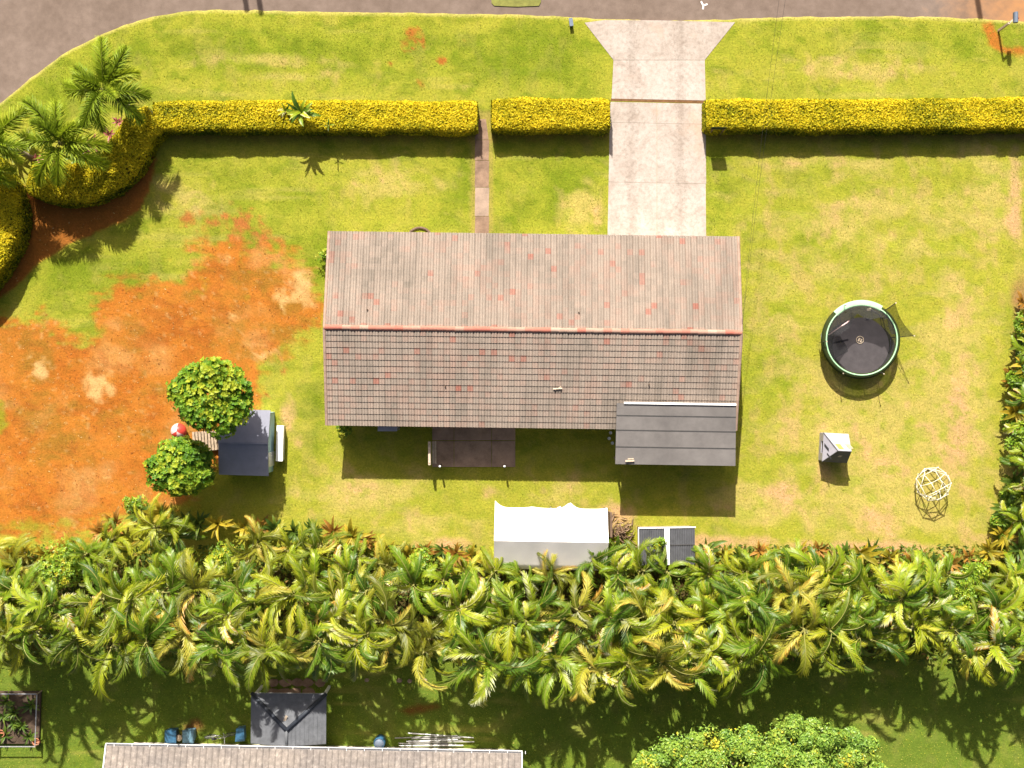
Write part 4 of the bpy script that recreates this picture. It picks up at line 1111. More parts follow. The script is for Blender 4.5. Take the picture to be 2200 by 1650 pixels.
# ---- the dense palm row along the back boundary
def where(px):
    for lim, t in ((60, 'at the garden bed end'), (240, 'beside the bare red earth'), (430, 'behind the two round trees'), (620, "facing the hip porch"), (860, 'beyond the brown patio'), (1060, 'short of the white tent'), (1310, 'directly behind the white tent'), (1510, 'behind the dark-panelled coop'), (1700, 'next to the lean-to shadow'), (1900, 'above the big fine-leaved tree'), (2060, 'beyond the climbing dome'), (2300, 'beside the side border')):
        if px < lim: return t
    return 'in the back row'
rg = random.Random(21)
rows = []
x = -50
while x < 2260:
    up_edge = np.interp(x, [0, 100, 200, 300, 700, 860, 1000, 1500, 1700, 2000, 2200], [1200, 1235, 1165, 1150, 1190, 1225, 1225, 1235, 1225, 1245, 1245])
    lo_edge = np.interp(x, [0, 100, 200, 350, 500, 700, 820, 940, 1000, 1200, 1500, 1640, 1760, 1900, 2000, 2100, 2200], [1370, 1350, 1400, 1370, 1385, 1400, 1340, 1390, 1410, 1430, 1425, 1375, 1355, 1380, 1340, 1380, 1390])
    for k in range(3):
        y = up_edge+(lo_edge-up_edge)*(k/2)+rg.uniform(-14, 14)
        rows.append((x+rg.uniform(-18, 18)+(24 if k == 1 else 0), y, k))
    x += 74
skip = [(105, 1235, 66), (905, 1250, 60), (2065, 1290, 66), (1520, 1265, 48), (470, 1215, 40), (1330, 1235, 30), (1830, 1250, 44)]
rowname = ('on the lawn side of the row', 'in mid-row', 'on the porch side of the row')
tones = ('yellow-green', 'deep green', 'olive')
taken = set()
for (px, py, k) in rows:
    if any((px-a)**2+((py-c)*0.8)**2 < r*r for a, c, r in skip): continue
    zc = (2.2, 4.3, 4.7)[k]*rg.uniform(0.88, 1.1)
    if px > 1850: zc *= 0.86
    if 200 < px < 900 and k: zc *= 1.1
    nf = rg.choice((14, 15, 16, 17))
    tone = rg.choice(('yellow-green', 'yellow-green', 'deep green', 'olive'))
    for tn in (tone,)+tones:
        if (tn, k, where(px)) not in taken: tone = tn; break
    taken.add((tone, k, where(px)))
    lab = '%s areca palm %s, %s' % (tone, rowname[k], where(px))
    palm_clump(px, py, zc, nf, (0.74, 0.98, 1.04)[k]*rg.uniform(0.88, 1.08), lab, 'areca palms of the back row', rg, tone)
# broad-leaved bananas / heliconias mixed into the row
hel = set()
x = -20
while x < 2240:
    lo = np.interp(x, [0, 100, 200, 350, 500, 700, 820, 940, 1000, 1200, 1500, 1640, 1760, 1900, 2000, 2100, 2200], [1370, 1370, 1400, 1380, 1395, 1405, 1345, 1390, 1420, 1440, 1435, 1385, 1365, 1385, 1345, 1385, 1395])
    for (f, zz) in ((rg.uniform(0.05, 0.3), 3.2), (rg.uniform(0.45, 0.7), 4.7), (rg.uniform(0.85, 1.02), 4.6)):
        px = x+rg.uniform(-28, 28); py = 1215+(lo-1215)*f; zc = zz*rg.uniform(0.8, 1.12)
        if f < 0.4 and (1040 < px < 1320 or 1340 < px < 1510 or 20 < px < 200): continue
        if rg.random() < 0.12: continue
        b = P(px, py, zc); rw = 'lawn-side' if f < 0.4 else ('mid-row' if f < 0.8 else 'porch-side')
        lab = '%s heliconia with broad torn leaves, %s' % (rw, where(px))
        sc = rg.uniform(0.86, 1.05)
        if lab in hel: lab = '%s smaller-leaved heliconia among the palms, %s' % (rw, where(px)); sc = 0.72
        if lab in hel: continue
        hel.add(lab)
        leafy_plant('heliconia', lab, 'plant', (b.x, b.y, zc), BIG, 12, sc*1.05, rg, 'heliconias among the back-row palms', 1.3, 0, 0.5)
    x += 98
# low yellowing plants along the lawn side of the row
x = 20; i = 0
while x < 2150:
    if not (1050 < x < 1310 or 1360 < x < 1495):
        y = np.interp(x, [0, 150, 220, 300, 500, 700, 860, 1000, 1310, 1500, 1700, 2000, 2150], [1185, 1195, 1130, 1105, 1120, 1140, 1180, 1190, 1170, 1185, 1180, 1200, 1185])+rg.uniform(-8, 16)
        combos = [(c, t) for c in ('yellow', 'green', 'orange-brown') for t in ('tall', 'low')]
        rg.shuffle(combos)
        for cb in combos:
            if (cb, where(x)) not in taken: break
        taken.add((cb, where(x)))
        z = rg.uniform(0.65, 0.95) if cb[1] == 'tall' else rg.uniform(0.2, 0.4)
        b = P(x, y, 0.6)
        leafy_plant('ti_plant', '%s %s ti plant fringing the palm row, %s' % (cb[1], cb[0], where(x)), 'plant', (b.x, b.y, z), BLC[cb[0]], rg.choice((12, 14, 16)), rg.uniform(0.95, 1.15) if cb[1] == 'tall' else rg.uniform(0.75, 0.95), rg, 'ti plants fringing the palm row', 0.2)
    x += rg.uniform(28, 50); i += 1

def shrub(px, py, z, r, n, label, seed, size=0.15, tm=0.55, mat='bush_leaf', name='shrub', group=None, squash=0.8):
    b = P(px, py, z); rgn = random.Random(seed)
    root = thing(name, label, 'shrub', (b.x, b.y, 0), 0, group)
    cs = []; rs = []; ne = []
    for k in range(8):
        a = rgn.uniform(0, 6.28); e = rgn.uniform(0.1, 0.75)*r; q = r*rgn.uniform(0.32, 0.55)
        cs.append((e*math.cos(a), e*math.sin(a), max(q*0.8, z*squash+rgn.uniform(-0.3, 0.15)))); rs.append((q, q, q*0.85)); ne.append(int(n/8))
    v, f, t = leaf_crown(cs, rs, ne, size, 0.55, seed, 0.4, (0.6, 1.05), 0.17, rosette=4, tmean=tm)
    v[:, 2] = np.maximum(v[:, 2], 0.02)
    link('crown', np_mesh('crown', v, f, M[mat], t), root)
    limbs(root, z, max(0.2, z*0.35), 0.05, [(c[0], c[1], c[2]) for c in cs[:5]], M['bark'])
    return root
for i, a in enumerate(((110, 1238, 2.6, 1.5, 700, 'bright lime shrub among the palms beside the bare red earth', 1), (165, 1210, 2.0, 0.9, 320, 'small lime shrub at the edge of the bare red earth', 2),
        (905, 1225, 2.2, 1.25, 640, 'bright green shrub in the palm row west of the white tent', 3), (930, 1300, 2.6, 0.85, 320, 'slim green shrub wedged between palms west of the white tent', 4),
        (865, 1370, 2.2, 0.95, 360, "dark green shrub with yellowing sprigs on the neighbour's side of the palms", 5), (2060, 1285, 2.6, 1.4, 700, 'bright lime shrub in the palm row beyond the climbing dome', 6),
        (2110, 1235, 1.8, 0.85, 300, 'small lime shrub where the back row meets the side border', 7), (1125, 1178, 2.3, 0.5, 130, 'leafy sapling rising in front of the white tent', 8),
        (1420, 1168, 1.7, 0.4, 110, 'yellow-green sapling growing against the dark-panelled coop', 9), (1530, 1270, 2.7, 1.3, 560, 'feathery yellow-green shrub in the palm row near the coop', 10), (470, 1215, 2.8, 1.1, 460, 'bright lime shrub in the palm row behind the garden shed', 21), (1830, 1250, 2.6, 1.15, 480, 'bright green shrub in the palm row between coop and climbing dome', 22), (740, 1215, 2.4, 0.9, 330, 'lime shrub in the palm row beyond the brown patio', 23), (285, 1085, 1.0, 0.6, 170, 'low green shrub between bare red earth and palm row', 11))):
    shrub(*a)
shrub(700, 545, 0.9, 0.55, 200, 'small green shrub at the north-west corner of the tiled house', 15, 0.13, 0.4)
shrub(738, 925, 0.8, 0.5, 140, 'dark shrub under the south-west eave of the tiled house', 16, 0.13, 0.3)

# side border: strap-leaved plants and shrubs
rg = random.Random(31)
for i, (px, py, z, sc, kind) in enumerate(((2200, 650, 0.7, 1.1, 0), (2212, 700, 1.0, 1.2, 0), (2190, 745, 0.6, 1.0, 0), (2208, 790, 1.2, 1.3, 0), (2175, 810, 0.4, 0.9, 0), (2205, 850, 1.3, 0.65, 1), (2185, 885, 1.0, 1.3, 0), (2210, 930, 1.5, 0.75, 1), (2195, 985, 1.2, 0.6, 1), (2178, 1035, 0.9, 1.3, 0), (2205, 1060, 1.4, 0.7, 1), (2165, 1090, 0.7, 1.2, 0), (2195, 1120, 1.3, 0.65, 1), (2155, 1150, 0.8, 1.25, 0), (2190, 1180, 1.2, 1.3, 0), (2130, 1185, 0.6, 1.1, 0), (2215, 1010, 1.9, 0.8, 1), (2222, 880, 2.0, 0.85, 1), (2215, 755, 1.5, 0.6, 1))):
    b = P(px, py, z)
    lm = 'uphill of the trampoline' if py < 690 else ('level with the trampoline' if py < 835 else ('between trampoline and play house' if py < 900 else ('level with the play house' if py < 1000 else ('level with the climbing dome' if py < 1100 else 'at the back corner'))))
    if kind == 0:
        combos = [(c, t) for c in (('yellow', 'green') if i % 4 else ('orange-brown',)) for t in ('large', 'small')]
        rg.shuffle(combos)
        for cb in combos:
            if (cb, 'side '+lm) not in taken: break
        taken.add((cb, 'side '+lm))
        leafy_plant('croton', '%s %s croton in the side border, %s' % (cb[1], cb[0], lm), 'plant', (b.x, b.y, z), BLC[cb[0]], 18, sc*(1.05 if cb[1] == 'large' else 0.8), rg, 'crotons along the side border', 0.35)
    else:
        lab = 'broad-leaved heliconia in the side border, '+lm
        if lab in taken: lab = 'second, taller broad-leaved heliconia in the side border, '+lm; z += 0.4
        if lab in taken: lab = 'narrow-crowned broad-leaved heliconia in the side border, '+lm
        taken.add(lab)
        leafy_plant('heliconia', lab, 'plant', (b.x, b.y, z), BIG, 11, sc, rg, 'heliconias along the side border', 0.4)
for i, (px, py, z, r, lab) in enumerate(((2225, 820, 1.6, 1.1, 'dark bushy shrub in the side border level with the trampoline'), (2222, 960, 1.8, 1.2, 'dark bushy shrub in the side border level with the play house'), (2225, 1090, 1.8, 1.2, 'dark bushy shrub in the side border level with the climbing dome'), (2218, 690, 1.0, 0.8, 'low shrub at the upper end of the side border'), (2190, 910, 0.9, 0.6, 'low leafy shrub fronting the side border near the play house'), (2185, 1065, 0.9, 0.65, 'low leafy shrub fronting the side border near the climbing dome'), (2160, 1125, 0.9, 0.7, 'low leafy shrub at the lawn corner of the side border'))):
    shrub(px, py, z, r*1.1, 520, lab, 50+i, 0.2, 0.42)

# leaf litter and ground cover under the palms
n = 16000
X = RNG.uniform(-60, 2260, n); Y = RNG.uniform(1170, 1420, n)
pos = np.stack([(X-1100)/PPM, (825-Y)/PPM, RNG.uniform(0.02, 0.55, n)], -1)
ok = ~((X > 1040) & (X < 1320) & (Y < 1225)) & ~((X > 1355) & (X < 1500) & (Y < 1215)); pos = pos[ok]
v, f, t = leaf_quads(pos, np.tile([0, 0, 1.0], (len(pos), 1)), np.full(len(pos), 0.3), np.clip(RNG.normal(0.5, 0.25, len(pos)), 0, 1), 0.4, 0.5)
tag(link('undergrowth', np_mesh('undergrowth', v, f, M['cover_leaf'], t)), 'low leafy undergrowth and litter beneath the palm row', 'undergrowth', kind='stuff')

# ------------------------------------------------------------------ yard objects
def rot2(v, a): return (v[0]*math.cos(a)-v[1]*math.sin(a), v[0]*math.sin(a)+v[1]*math.cos(a))

# trampoline
TZ = 1.08
b = P(1851, 730, TZ)
tr = thing('trampoline', 'round black trampoline with a green edge ring and sagging net', 'trampoline', (b.x, b.y, 0), 0)
Rt = 1.98
MX, MY, MR, MZ = 0.04, -0.3, 1.5, TZ-0.3
m = MB(); m.lathe((MX, MY, MZ), [(0.001, -0.02), (0.7, -0.018), (1.2, -0.01), (MR, 0.0)], 48); mt_ = obj('jumping_mat', m, M['black_fabric'], tr, smooth=True)
m = MB(); vs = []
for k in range(49):
    a = 2*math.pi*k/48; vs += [((Rt-0.12)*math.cos(a), (Rt-0.12)*math.sin(a), TZ+0.02), (MX+MR*math.cos(a), MY+MR*math.sin(a), MZ)]
m.mesh(vs, [(2*k, 2*k+1, 2*k+3, 2*k+2) for k in range(48)]); obj('spring_net', m, M['net_dense'], tr, smooth=True)
m = MB(); m.ring((0, 0, TZ-0.02), Rt, 0.04, 48, 8); obj('frame_ring', m, M['steel'], tr, smooth=True)
m = MB(); m.lathe((0, 0, TZ+0.02), [(Rt-0.2, 0.0), (Rt-0.12, 0.035), (Rt-0.02, 0.03), (Rt+0.07, -0.03), (Rt+0.1, -0.2), (Rt+0.09, -0.3)], 48); obj('skirt_pad', m, M['dark_green'], tr, smooth=True)
m = MB(); m.ring((0, 0, TZ+0.06), Rt-0.11, 0.042, 64, 6, a0=R(135), a1=R(418)); obj('green_ring', m, M['green_pad_pale'], tr, smooth=True)
m = MB(); vs = []; fs = []
for k in range(17):
    a = R(58)+(R(135)-R(58))*k/16
    for r_, z in ((Rt-0.2, 0.05), (Rt-0.02, 0.085), (Rt+0.12, 0.03)): vs.append((r_*math.cos(a), r_*math.sin(a), TZ+z))
for k in range(16):
    for j in range(2): fs.append((3*k+j, 3*k+j+1, 3*k+4+j, 3*k+3+j))
m.mesh(vs, fs); obj('exposed_pad', m, M['green_pad_pale'], tr, smooth=True)
# emblem on the mat
m = MB(); m.ring((0, 0, MZ+0.005), 0.19, 0.018, 28, 4); m.box(-0.05, 0.02, MZ+0.004, 0.09, 0.2, 0.01, R(-25)); m.box(0.06, -0.03, MZ+0.004, 0.08, 0.18, 0.01, R(-25))
obj('emblem', m, M['wood_pale'], mt_)
for k in range(6):
    a = R(52)+k*R(60)
    m = MB()
    for q in (-0.22, 0.22):
        m.tube([((Rt)*math.cos(a+q), Rt*math.sin(a+q), TZ-0.03), ((Rt-0.12)*math.cos(a+q), (Rt-0.12)*math.sin(a+q), 0.03)], 0.025, 6)
    m.tube([((Rt-0.12)*math.cos(a-0.22), (Rt-0.12)*math.sin(a-0.22), 0.03), ((Rt-0.1)*math.cos(a), (Rt-0.1)*math.sin(a), 0.025), ((Rt-0.12)*math.cos(a+0.22), (Rt-0.12)*math.sin(a+0.22), 0.03)], 0.025, 6)
    obj('leg', m, M['steel'], tr, smooth=True)
for k, (deg, h, lean) in enumerate(((52, 2.15, 0.35), (4, 2.15, 0.4), (-60, 1.5, 0.05), (-120, 1.3, 0.02), (118, 1.6, 0.0), (183, 1.4, -0.1))):
    a = R(deg); r_ = Rt+0.05
    m = MB(); m.tube([(r_*math.cos(a), r_*math.sin(a), 0.3), (r_*math.cos(a), r_*math.sin(a), TZ+0.3), ((r_+lean)*math.cos(a), (r_+lean)*math.sin(a), h)], 0.022, 6)
    po = obj('pole', m, M['black_plastic'], tr, smooth=True)
    m = MB(); m.box((r_+lean)*math.cos(a), (r_+lean)*math.sin(a), h+0.03, 0.06, 0.06, 0.06); obj('pole_cap', m, M['wood_pale'], po)
# slack net: sags inward on the far side, stretched outward between the two leaning poles
m = MB(); vs = []; fs = []
na = 48; lev = 5
for i in range(na+1):
    a = R(10)+R(205)*i/na
    pole = abs(math.sin((a-R(52))/R(60)*math.pi))
    for j in range(lev):
        t = j/(lev-1)
        rr = Rt-0.14-(0.8*t**0.8)*(0.5+0.5*pole)*(1.0 if a > R(45) else 0.6); z = TZ+0.05+1.0*t*(1-0.35*pole)
        vs.append((rr*math.cos(a), rr*math.sin(a), z))
for i in range(na):
    for j in range(lev-1):
        q = i*lev+j; fs.append((q, q+1, q+lev+1, q+lev))
m.mesh(vs, fs)
a0, a1 = R(52), R(4); p0 = ((Rt+0.4)*math.cos(a0), (Rt+0.4)*math.sin(a0), 2.1); p1 = ((Rt+0.45)*math.cos(a1), (Rt+0.45)*math.sin(a1), 2.1)
pts = []
for i in range(9):
    t = i/8; a = a0+(a1-a0)*t
    pts.append(((p0[0]*(1-t)+p1[0]*t), (p0[1]*(1-t)+p1[1]*t), 2.1-0.5*math.sin(t*math.pi)))
    pts.append(((Rt+0.05)*math.cos(a), (Rt+0.05)*math.sin(a), TZ+0.05))
m.mesh(pts, [(2*i, 2*i+1, 2*i+3, 2*i+2) for i in range(8)])
obj('safety_net', m, M['net'], tr, smooth=True)
m = MB(); m.tube([((Rt-0.2)*math.cos(R(172)), (Rt-0.2)*math.sin(R(172)), TZ+0.12), (-0.78, 0.98, TZ+0.55)], 0.035, 8); obj('fallen_foam_pole', m, M['pink'], tr, smooth=True)
m = MB(); m.box(0.35, 1.6, TZ+0.1, 0.24, 0.12, 0.08, 0.15); obj('foam_pad', m, M['wood_pale'], tr)

# climbing dome: small rhombicuboctahedron-like frame
b = P(2005, 1040, 0.7)
dm = thing('climbing_dome', 'cream geodesic climbing dome on the dry lawn', 'climbing frame', (b.x, b.y, 0), R(28))
Rd, Zd = 0.9, 0.62
lev = [(0.36, 1.42, 4, 45), (0.8, 1.12, 8, 22.5), (0.92, 0.66, 8, 0), (0.74, 0.04, 8, 22.5)]
ring_pts = [[(r_*math.cos(R(o+360*k/n_)), r_*math.sin(R(o+360*k/n_)), z) for k in range(n_)] for r_, z, n_, o in lev]
def bar(a, c, nm='strut', r_=0.021):
    m = MB(); m.tube([a, c], r_, 6); return obj(nm, m, M['cream_tube'], dm, smooth=True)
for pts in ring_pts:
    for k in range(len(pts)): bar(pts[k], pts[(k+1) % len(pts)])
for k in range(4):
    for j in (2*k, 2*k+1): bar(ring_pts[0][k], ring_pts[1][j])
for q in (1, 2):
    for k in range(8):
        s_ = sorted(range(8), key=lambda j: (Vector(ring_pts[q][k])-Vector(ring_pts[q+1][j])).length)[:2]
        for j in s_: bar(ring_pts[q][k], ring_pts[q+1][j])
for pts in ring_pts:
    for p in pts:
        m = MB(); m.lathe(p, [(0.001, -0.04), (0.036, -0.02), (0.036, 0.02), (0.001, 0.04)], 8); obj('joint', m, M['white_metal'], dm, smooth=True)

# plastic play house: hip at the west end, gable at the east
b = P(1794, 962, 0.9)
ph = thing('play_house', "child's lilac-grey plastic play house with shade tinted into its back roof", 'play house', (b.x, b.y, 0), R(-3))
w2, d2 = 0.6, 0.72; ez = 0.95; rzz = 1.72
def wallpanel(pts, holes, mat, nm):
    m = MB(); m.mesh(pts, [tuple(range(len(pts)))]); return obj(nm, m, mat, ph)
m = MB()
for (x0, y0, x1, y1) in ((-w2, -d2, w2, -d2), (w2, -d2, w2, d2), (w2, d2, -w2, d2), (-w2, d2, -w2, -d2)):
    L = math.hypot(x1-x0, y1-y0); a = math.atan2(y1-y0, x1-x0)
    for (t0, t1, z0, z1) in ((0, 0.28, 0, ez), (0.72, 1, 0, ez), (0.28, 0.72, 0, 0.42), (0.28, 0.72, 0.78, ez)):
        tm_ = (t0+t1)/2
        m.box(x0+(x1-x0)*tm_, y0+(y1-y0)*tm_, (z0+z1)/2, L*(t1-t0), 0.05, z1-z0, a)
obj('wall', m, M['toy_grey'], ph)
e = [(-w2-0.06, -d2-0.05, ez), (w2+0.06, -d2-0.05, ez), (w2+0.06, d2+0.05, ez), (-w2-0.06, d2+0.05, ez)]
r0, r1 = (-0.05, -0.12, rzz), (w2+0.06, -0.12, rzz)
m = MB(); m.quad(e[2], e[3], r0, r1); rn = obj('front_roof', m, M['toy_grey'], ph)
m = MB(); m.quad(e[0], e[1], r1, r0); rs_ = obj('shade_tinted_roof', m, M['toy_trim_shade'], ph)  # shade of the back slope put into a darker plastic
m = MB(); m.tri(e[3], e[0], r0); rw = obj('hip_roof', m, M['toy_grey'], ph)
m = MB(); m.tri(e[1], e[2], r1); obj('gable', m, M['toy_grey'], ph)
m = MB(); m.tube([e[3], r0], 0.03, 5); m.tube([r0, e[0]], 0.02, 5); m.tube([r0, r1], 0.025, 5); obj('ridge_trim', m, M['toy_trim_shade'], ph)
def on(a, b_, c, u, v, off=0.02):
    a, b_, c = Vector(a), Vector(b_), Vector(c); n_ = (b_-a).cross(c-a).normalized()
    if n_.z < 0: n_ = -n_
    return a+(b_-a)*u+(c-a)*v+n_*off
def patch(a, b_, c, u0, u1, v0, v1, mat, par, nm):
    m = MB(); t_ = [on(a, b_, c, u, v, 0.015) for u, v in ((u0, v0), (u1, v0), (u1, v1), (u0, v1))]; l_ = [on(a, b_, c, u, v, 0.0) for u, v in ((u0, v0), (u1, v0), (u1, v1), (u0, v1))]
    m.mesh(t_+l_, [(0, 1, 2, 3), (0, 4, 5, 1), (1, 5, 6, 2), (2, 6, 7, 3), (3, 7, 4, 0)]); return obj(nm, m, mat, par)
patch(e[3], e[2], r0, 0.1, 0.3, 0.62, 0.9, M['toy_orange'], rn, 'shutter'); patch(e[3], e[2], r0, 0.5, 0.7, 0.6, 0.85, M['wood'], rn, 'skylight')
patch(e[3], e[0], r0, 0.3, 0.4, 0.1, 0.4, M['black_plastic'], rw, 'dark_bar'); patch(e[3], e[0], r0, 0.5, 0.56, 0.3, 0.6, M['black_plastic'], rw, 'dark_bar')
patch(e[0], e[1], r0, 0.3, 0.42, 0.5, 0.62, M['wood_pale'], rs_, 'roof_hole')

# white tent
b = P(1181, 1150, 0)
tent = thing('canopy_tent', 'white tarpaulin canopy tent with a scalloped lower edge', 'tent', (b.x, b.y, 0), R(-1.0))
Lx = 2.95; rzt = 2.72; ezt = 1.62; hy = 1.62
def tent_slope(sgn):
    m = MB(); nx_, ny_ = 40, 10; vs = []; fs = []
    for i in range(nx_+1):
        u = i/nx_*2-1
        for j in range(ny_+1):
            v = j/ny_
            sag = 0.05*math.sin(v*math.pi)*(1-abs(math.cos(u*3*math.pi/2)))
            x = u*Lx; y = sgn*(v*hy); z = rzt+(ezt-rzt)*v-sag*0.5+0.003*math.sin(u*17+v*5)
            if j == ny_:
                sc = abs(math.sin((u+1)*1.5*math.pi))
                y += sgn*(-0.02+0.36*(1-sc)**2*(0.6+0.4*math.sin(u*5))) if sgn > 0 else 0; z -= 0.16
            vs.append((x, y, z))
    w_ = ny_+1
    for i in range(nx_):
        for j in range(ny_):
            q = i*w_+j; f = (q, q+1, q+w_+1, q+w_); fs.append(f if sgn < 0 else f[::-1])
    m.mesh(vs, fs); return m
for sgn, nm in ((1, 'front_slope'), (-1, 'back_slope')):
    obj(nm, tent_slope(sgn), M['canvas'], tent, smooth=True)
m = MB()
for s_ in (-1, 1): m.tri((s_*Lx*0.99, -hy, ezt), (s_*Lx*0.99, hy, ezt), (s_*Lx*0.99, 0, rzt-0.02))
obj('end_panel', m, M['canvas'], tent)
for x in (-Lx+0.05, 0, Lx-0.05):
    for s_ in (-1, 1):
        m = MB(); m.tube([(x, s_*(hy-0.05), 0), (x, s_*(hy-0.05), ezt-0.03), (x, 0, rzt-0.05)], 0.025, 6); obj('pole', m, M['steel'], tent, smooth=True)
m = MB(); m.box(0.45, hy-0.05, ezt+0.12, 0.2, 0.3, 0.05, R(20)); obj('loose_flap', m, M['canvas'], tent)
q = P(1308, 1125, 0.6)
m = MB(); m.box(0, 0, 0.6, 0.12, 1.3, 1.2, 0.0, 0, 0, R(8)); m.box(0.1, -0.5, 0.3, 0.1, 0.5, 0.6)
tag(obj('leaning_panel', m, M['wood_dark'], None, (q.x, q.y, 0)), 'brown board leaning against the end of the white tent', 'board')

# coop with two dark corrugated panels
b = P(1427, 1168, 0)
cp_ = thing('coop', 'low coop roofed with two dark corrugated panels and a white centre strip', 'coop', (b.x, b.y, 0), R(1.0))
cw, cd, cz0, cz1 = 1.47, 0.98, 1.25, 1.05
def zt_(y): return cz1+(cz0-cz1)*(y+cd)/(2*cd)
for x0, x1 in ((-cw, -0.14), (0.14, cw)):
    m = MB(); n_ = 44; vs = []; fs = []
    for i in range(n_+1):
        x = x0+(x1-x0)*i/n_; h = 0.02*math.sin(i*math.pi/2)
        for y in (-cd, 0.0, cd): vs.append((x, y, zt_(y)+0.03+h))
    for i in range(n_):
        for j in range(2): fs.append((3*i+j, 3*i+3+j, 3*i+4+j, 3*i+j+1))
    m.mesh(vs, fs); pn = obj('roof_panel', m, M['panel'], cp_)
    m = MB(); m.box((x0+x1)/2, 0.08, zt_(0.08)+0.055, abs(x1-x0), 0.04, 0.015); obj('panel_joint', m, M['seam'], pn)
m = MB(); m.box(0, 0, zt_(0)+0.05, 0.27, 2*cd, 0.03, 0, 0, (cz0-cz1)/(2*cd)); obj('centre_strip', m, M['white_metal'], cp_)
m = MB(); m.box(0, cd+0.03, zt_(cd)+0.03, 2*cw+0.1, 0.06, 0.08); m.box(-cw-0.03, 0, zt_(0)+0.02, 0.05, 2*cd, 0.06, 0, 0, (cz0-cz1)/(2*cd)); obj('trim', m, M['trim'], cp_)
m = MB()
m.box(0, cd-0.06, 0.55, 2*cw-0.1, 0.05, 1.1); m.box(0, -cd+0.06, 0.48, 2*cw-0.1, 0.05, 0.96)
for s_ in (-1, 1): m.box(s_*(cw-0.06), 0, 0.48, 0.05, 2*cd-0.2, 0.96)
obj('wall', m, M['wood'], cp_)
for sx in (-1, 1):
    for sy in (-1, 1):
        m = MB(); m.box(sx*(cw-0.08), sy*(cd-0.08), 0.5, 0.1, 0.1, 1.0); obj('post', m, M['wood_dark'], cp_)
# heap of dry fronds between tent and coop
b = P(1335, 1140, 0.3); rgn = np.random.default_rng(9)
m = MB()
for k in range(90):
    a = rgn.uniform(0, 6.28); r_ = abs(rgn.normal(0, 0.4)); x, y = r_*1.1*math.cos(a), r_*1.0*math.sin(a); z = 0.45*math.exp(-r_*r_*3)*rgn.uniform(0.3, 1.1)+0.03
    L = rgn.uniform(0.3, 0.8); c_ = rgn.uniform(0, 6.28); tl = rgn.normal(0, 0.25); w_ = rgn.uniform(0.04, 0.1)
    dx, dy = math.cos(c_)*L/2, math.sin(c_)*L/2; nx_, ny_ = -math.sin(c_)*w_/2, math.cos(c_)*w_/2
    z0, z1 = max(0.02, z-tl*L/2), max(0.02, z+tl*L/2); zm = (z0+z1)/2+0.08
    m.mesh([(x-dx, y-dy, z0), (x+nx_, y+ny_, zm), (x+dx, y+dy, z1), (x-nx_, y-ny_, zm)], [(0, 1, 2), (0, 2, 3)])
tag(obj('brush_pile', m, M['brown_leaf'], None, (b.x, b.y, 0)), 'heap of dry brown palm fronds between tent and coop', 'brush pile')

# garden shed under the trees
b = P(525, 955, 0)
sh = thing('garden_shed', 'small pale blue shed with a blue-grey gable roof under the trees', 'shed', (P(524, 951, 1.9).x, P(524, 951, 1.9).y, 0), R(-1.6))
sx, sy, se, sr = 1.3, 1.72, 1.7, 2.1
m = MB()
for s_ in (-1, 1):
    m.box(0, s_*(sy-0.16), se/2, 2*sx-0.2, 0.06, se); m.box(s_*(sx-0.13), 0, se/2, 0.06, 2*sy-0.4, se)
    m.tri((s_*(sx-0.1), -sy+0.14, se), (s_*(sx-0.1), sy-0.14, se), (s_*(sx-0.1), 0, sr-0.06))
obj('wall', m, M['pale_blue'], sh)
rf = None
for s_, nm in ((1, 'roof_slope'), (-1, 'roof_slope')):
    m = MB(); up = [(-sx, s_*sy, se), (sx, s_*sy, se), (sx, 0, sr), (-sx, 0, sr)]
    if s_ > 0: up = up[::-1]
    dn = [(p[0], p[1], p[2]-0.05) for p in up]
    m.mesh([*up, *dn], [(0, 1, 2, 3), (7, 6, 5, 4), (0, 4, 5, 1), (1, 5, 6, 2), (2, 6, 7, 3), (3, 7, 4, 0)]); obj(nm, m, M['shed_roof'], sh)
m = MB(); m.box(0, 0, sr+0.012, 2*sx+0.02, 0.1, 0.03); obj('ridge_cap', m, M['shed_roof'], sh)
m = MB(); m.box(sx+0.33, -0.05, 0.62, 0.36, 1.9, 0.05); m.box(sx+0.17, -0.05, 0.3, 0.06, 1.85, 0.6); m.box(sx+0.45, -0.05, 0.3, 0.06, 1.85, 0.6)
obj('side_counter', m, M['white_metal'], sh)
m = MB(); m.box(sx-0.08, -0.9, 0.8, 0.05, 0.75, 1.58); dr_ = obj('door', m, M['white_metal'], sh)
m = MB(); m.box(sx-0.04, -0.65, 0.95, 0.04, 0.04, 0.12); obj('handle', m, M['steel'], dr_)
# pallet between the trees
b = P(443, 947, 0.3)
pl = thing('wooden_pallet', 'grey-brown slatted wooden pallet lying between the two round trees', 'pallet', (b.x, b.y, 0), R(4))
for k in range(9):
    m = MB(); m.box(-0.66+k*0.165, 0, 0.3, 0.12, 1.05, 0.025); obj('slat', m, M['wood'], pl)
for y in (-0.45, 0, 0.45):
    m = MB(); m.box(0, y, 0.14, 1.45, 0.1, 0.28); obj('bearer', m, M['wood_dark'], pl)
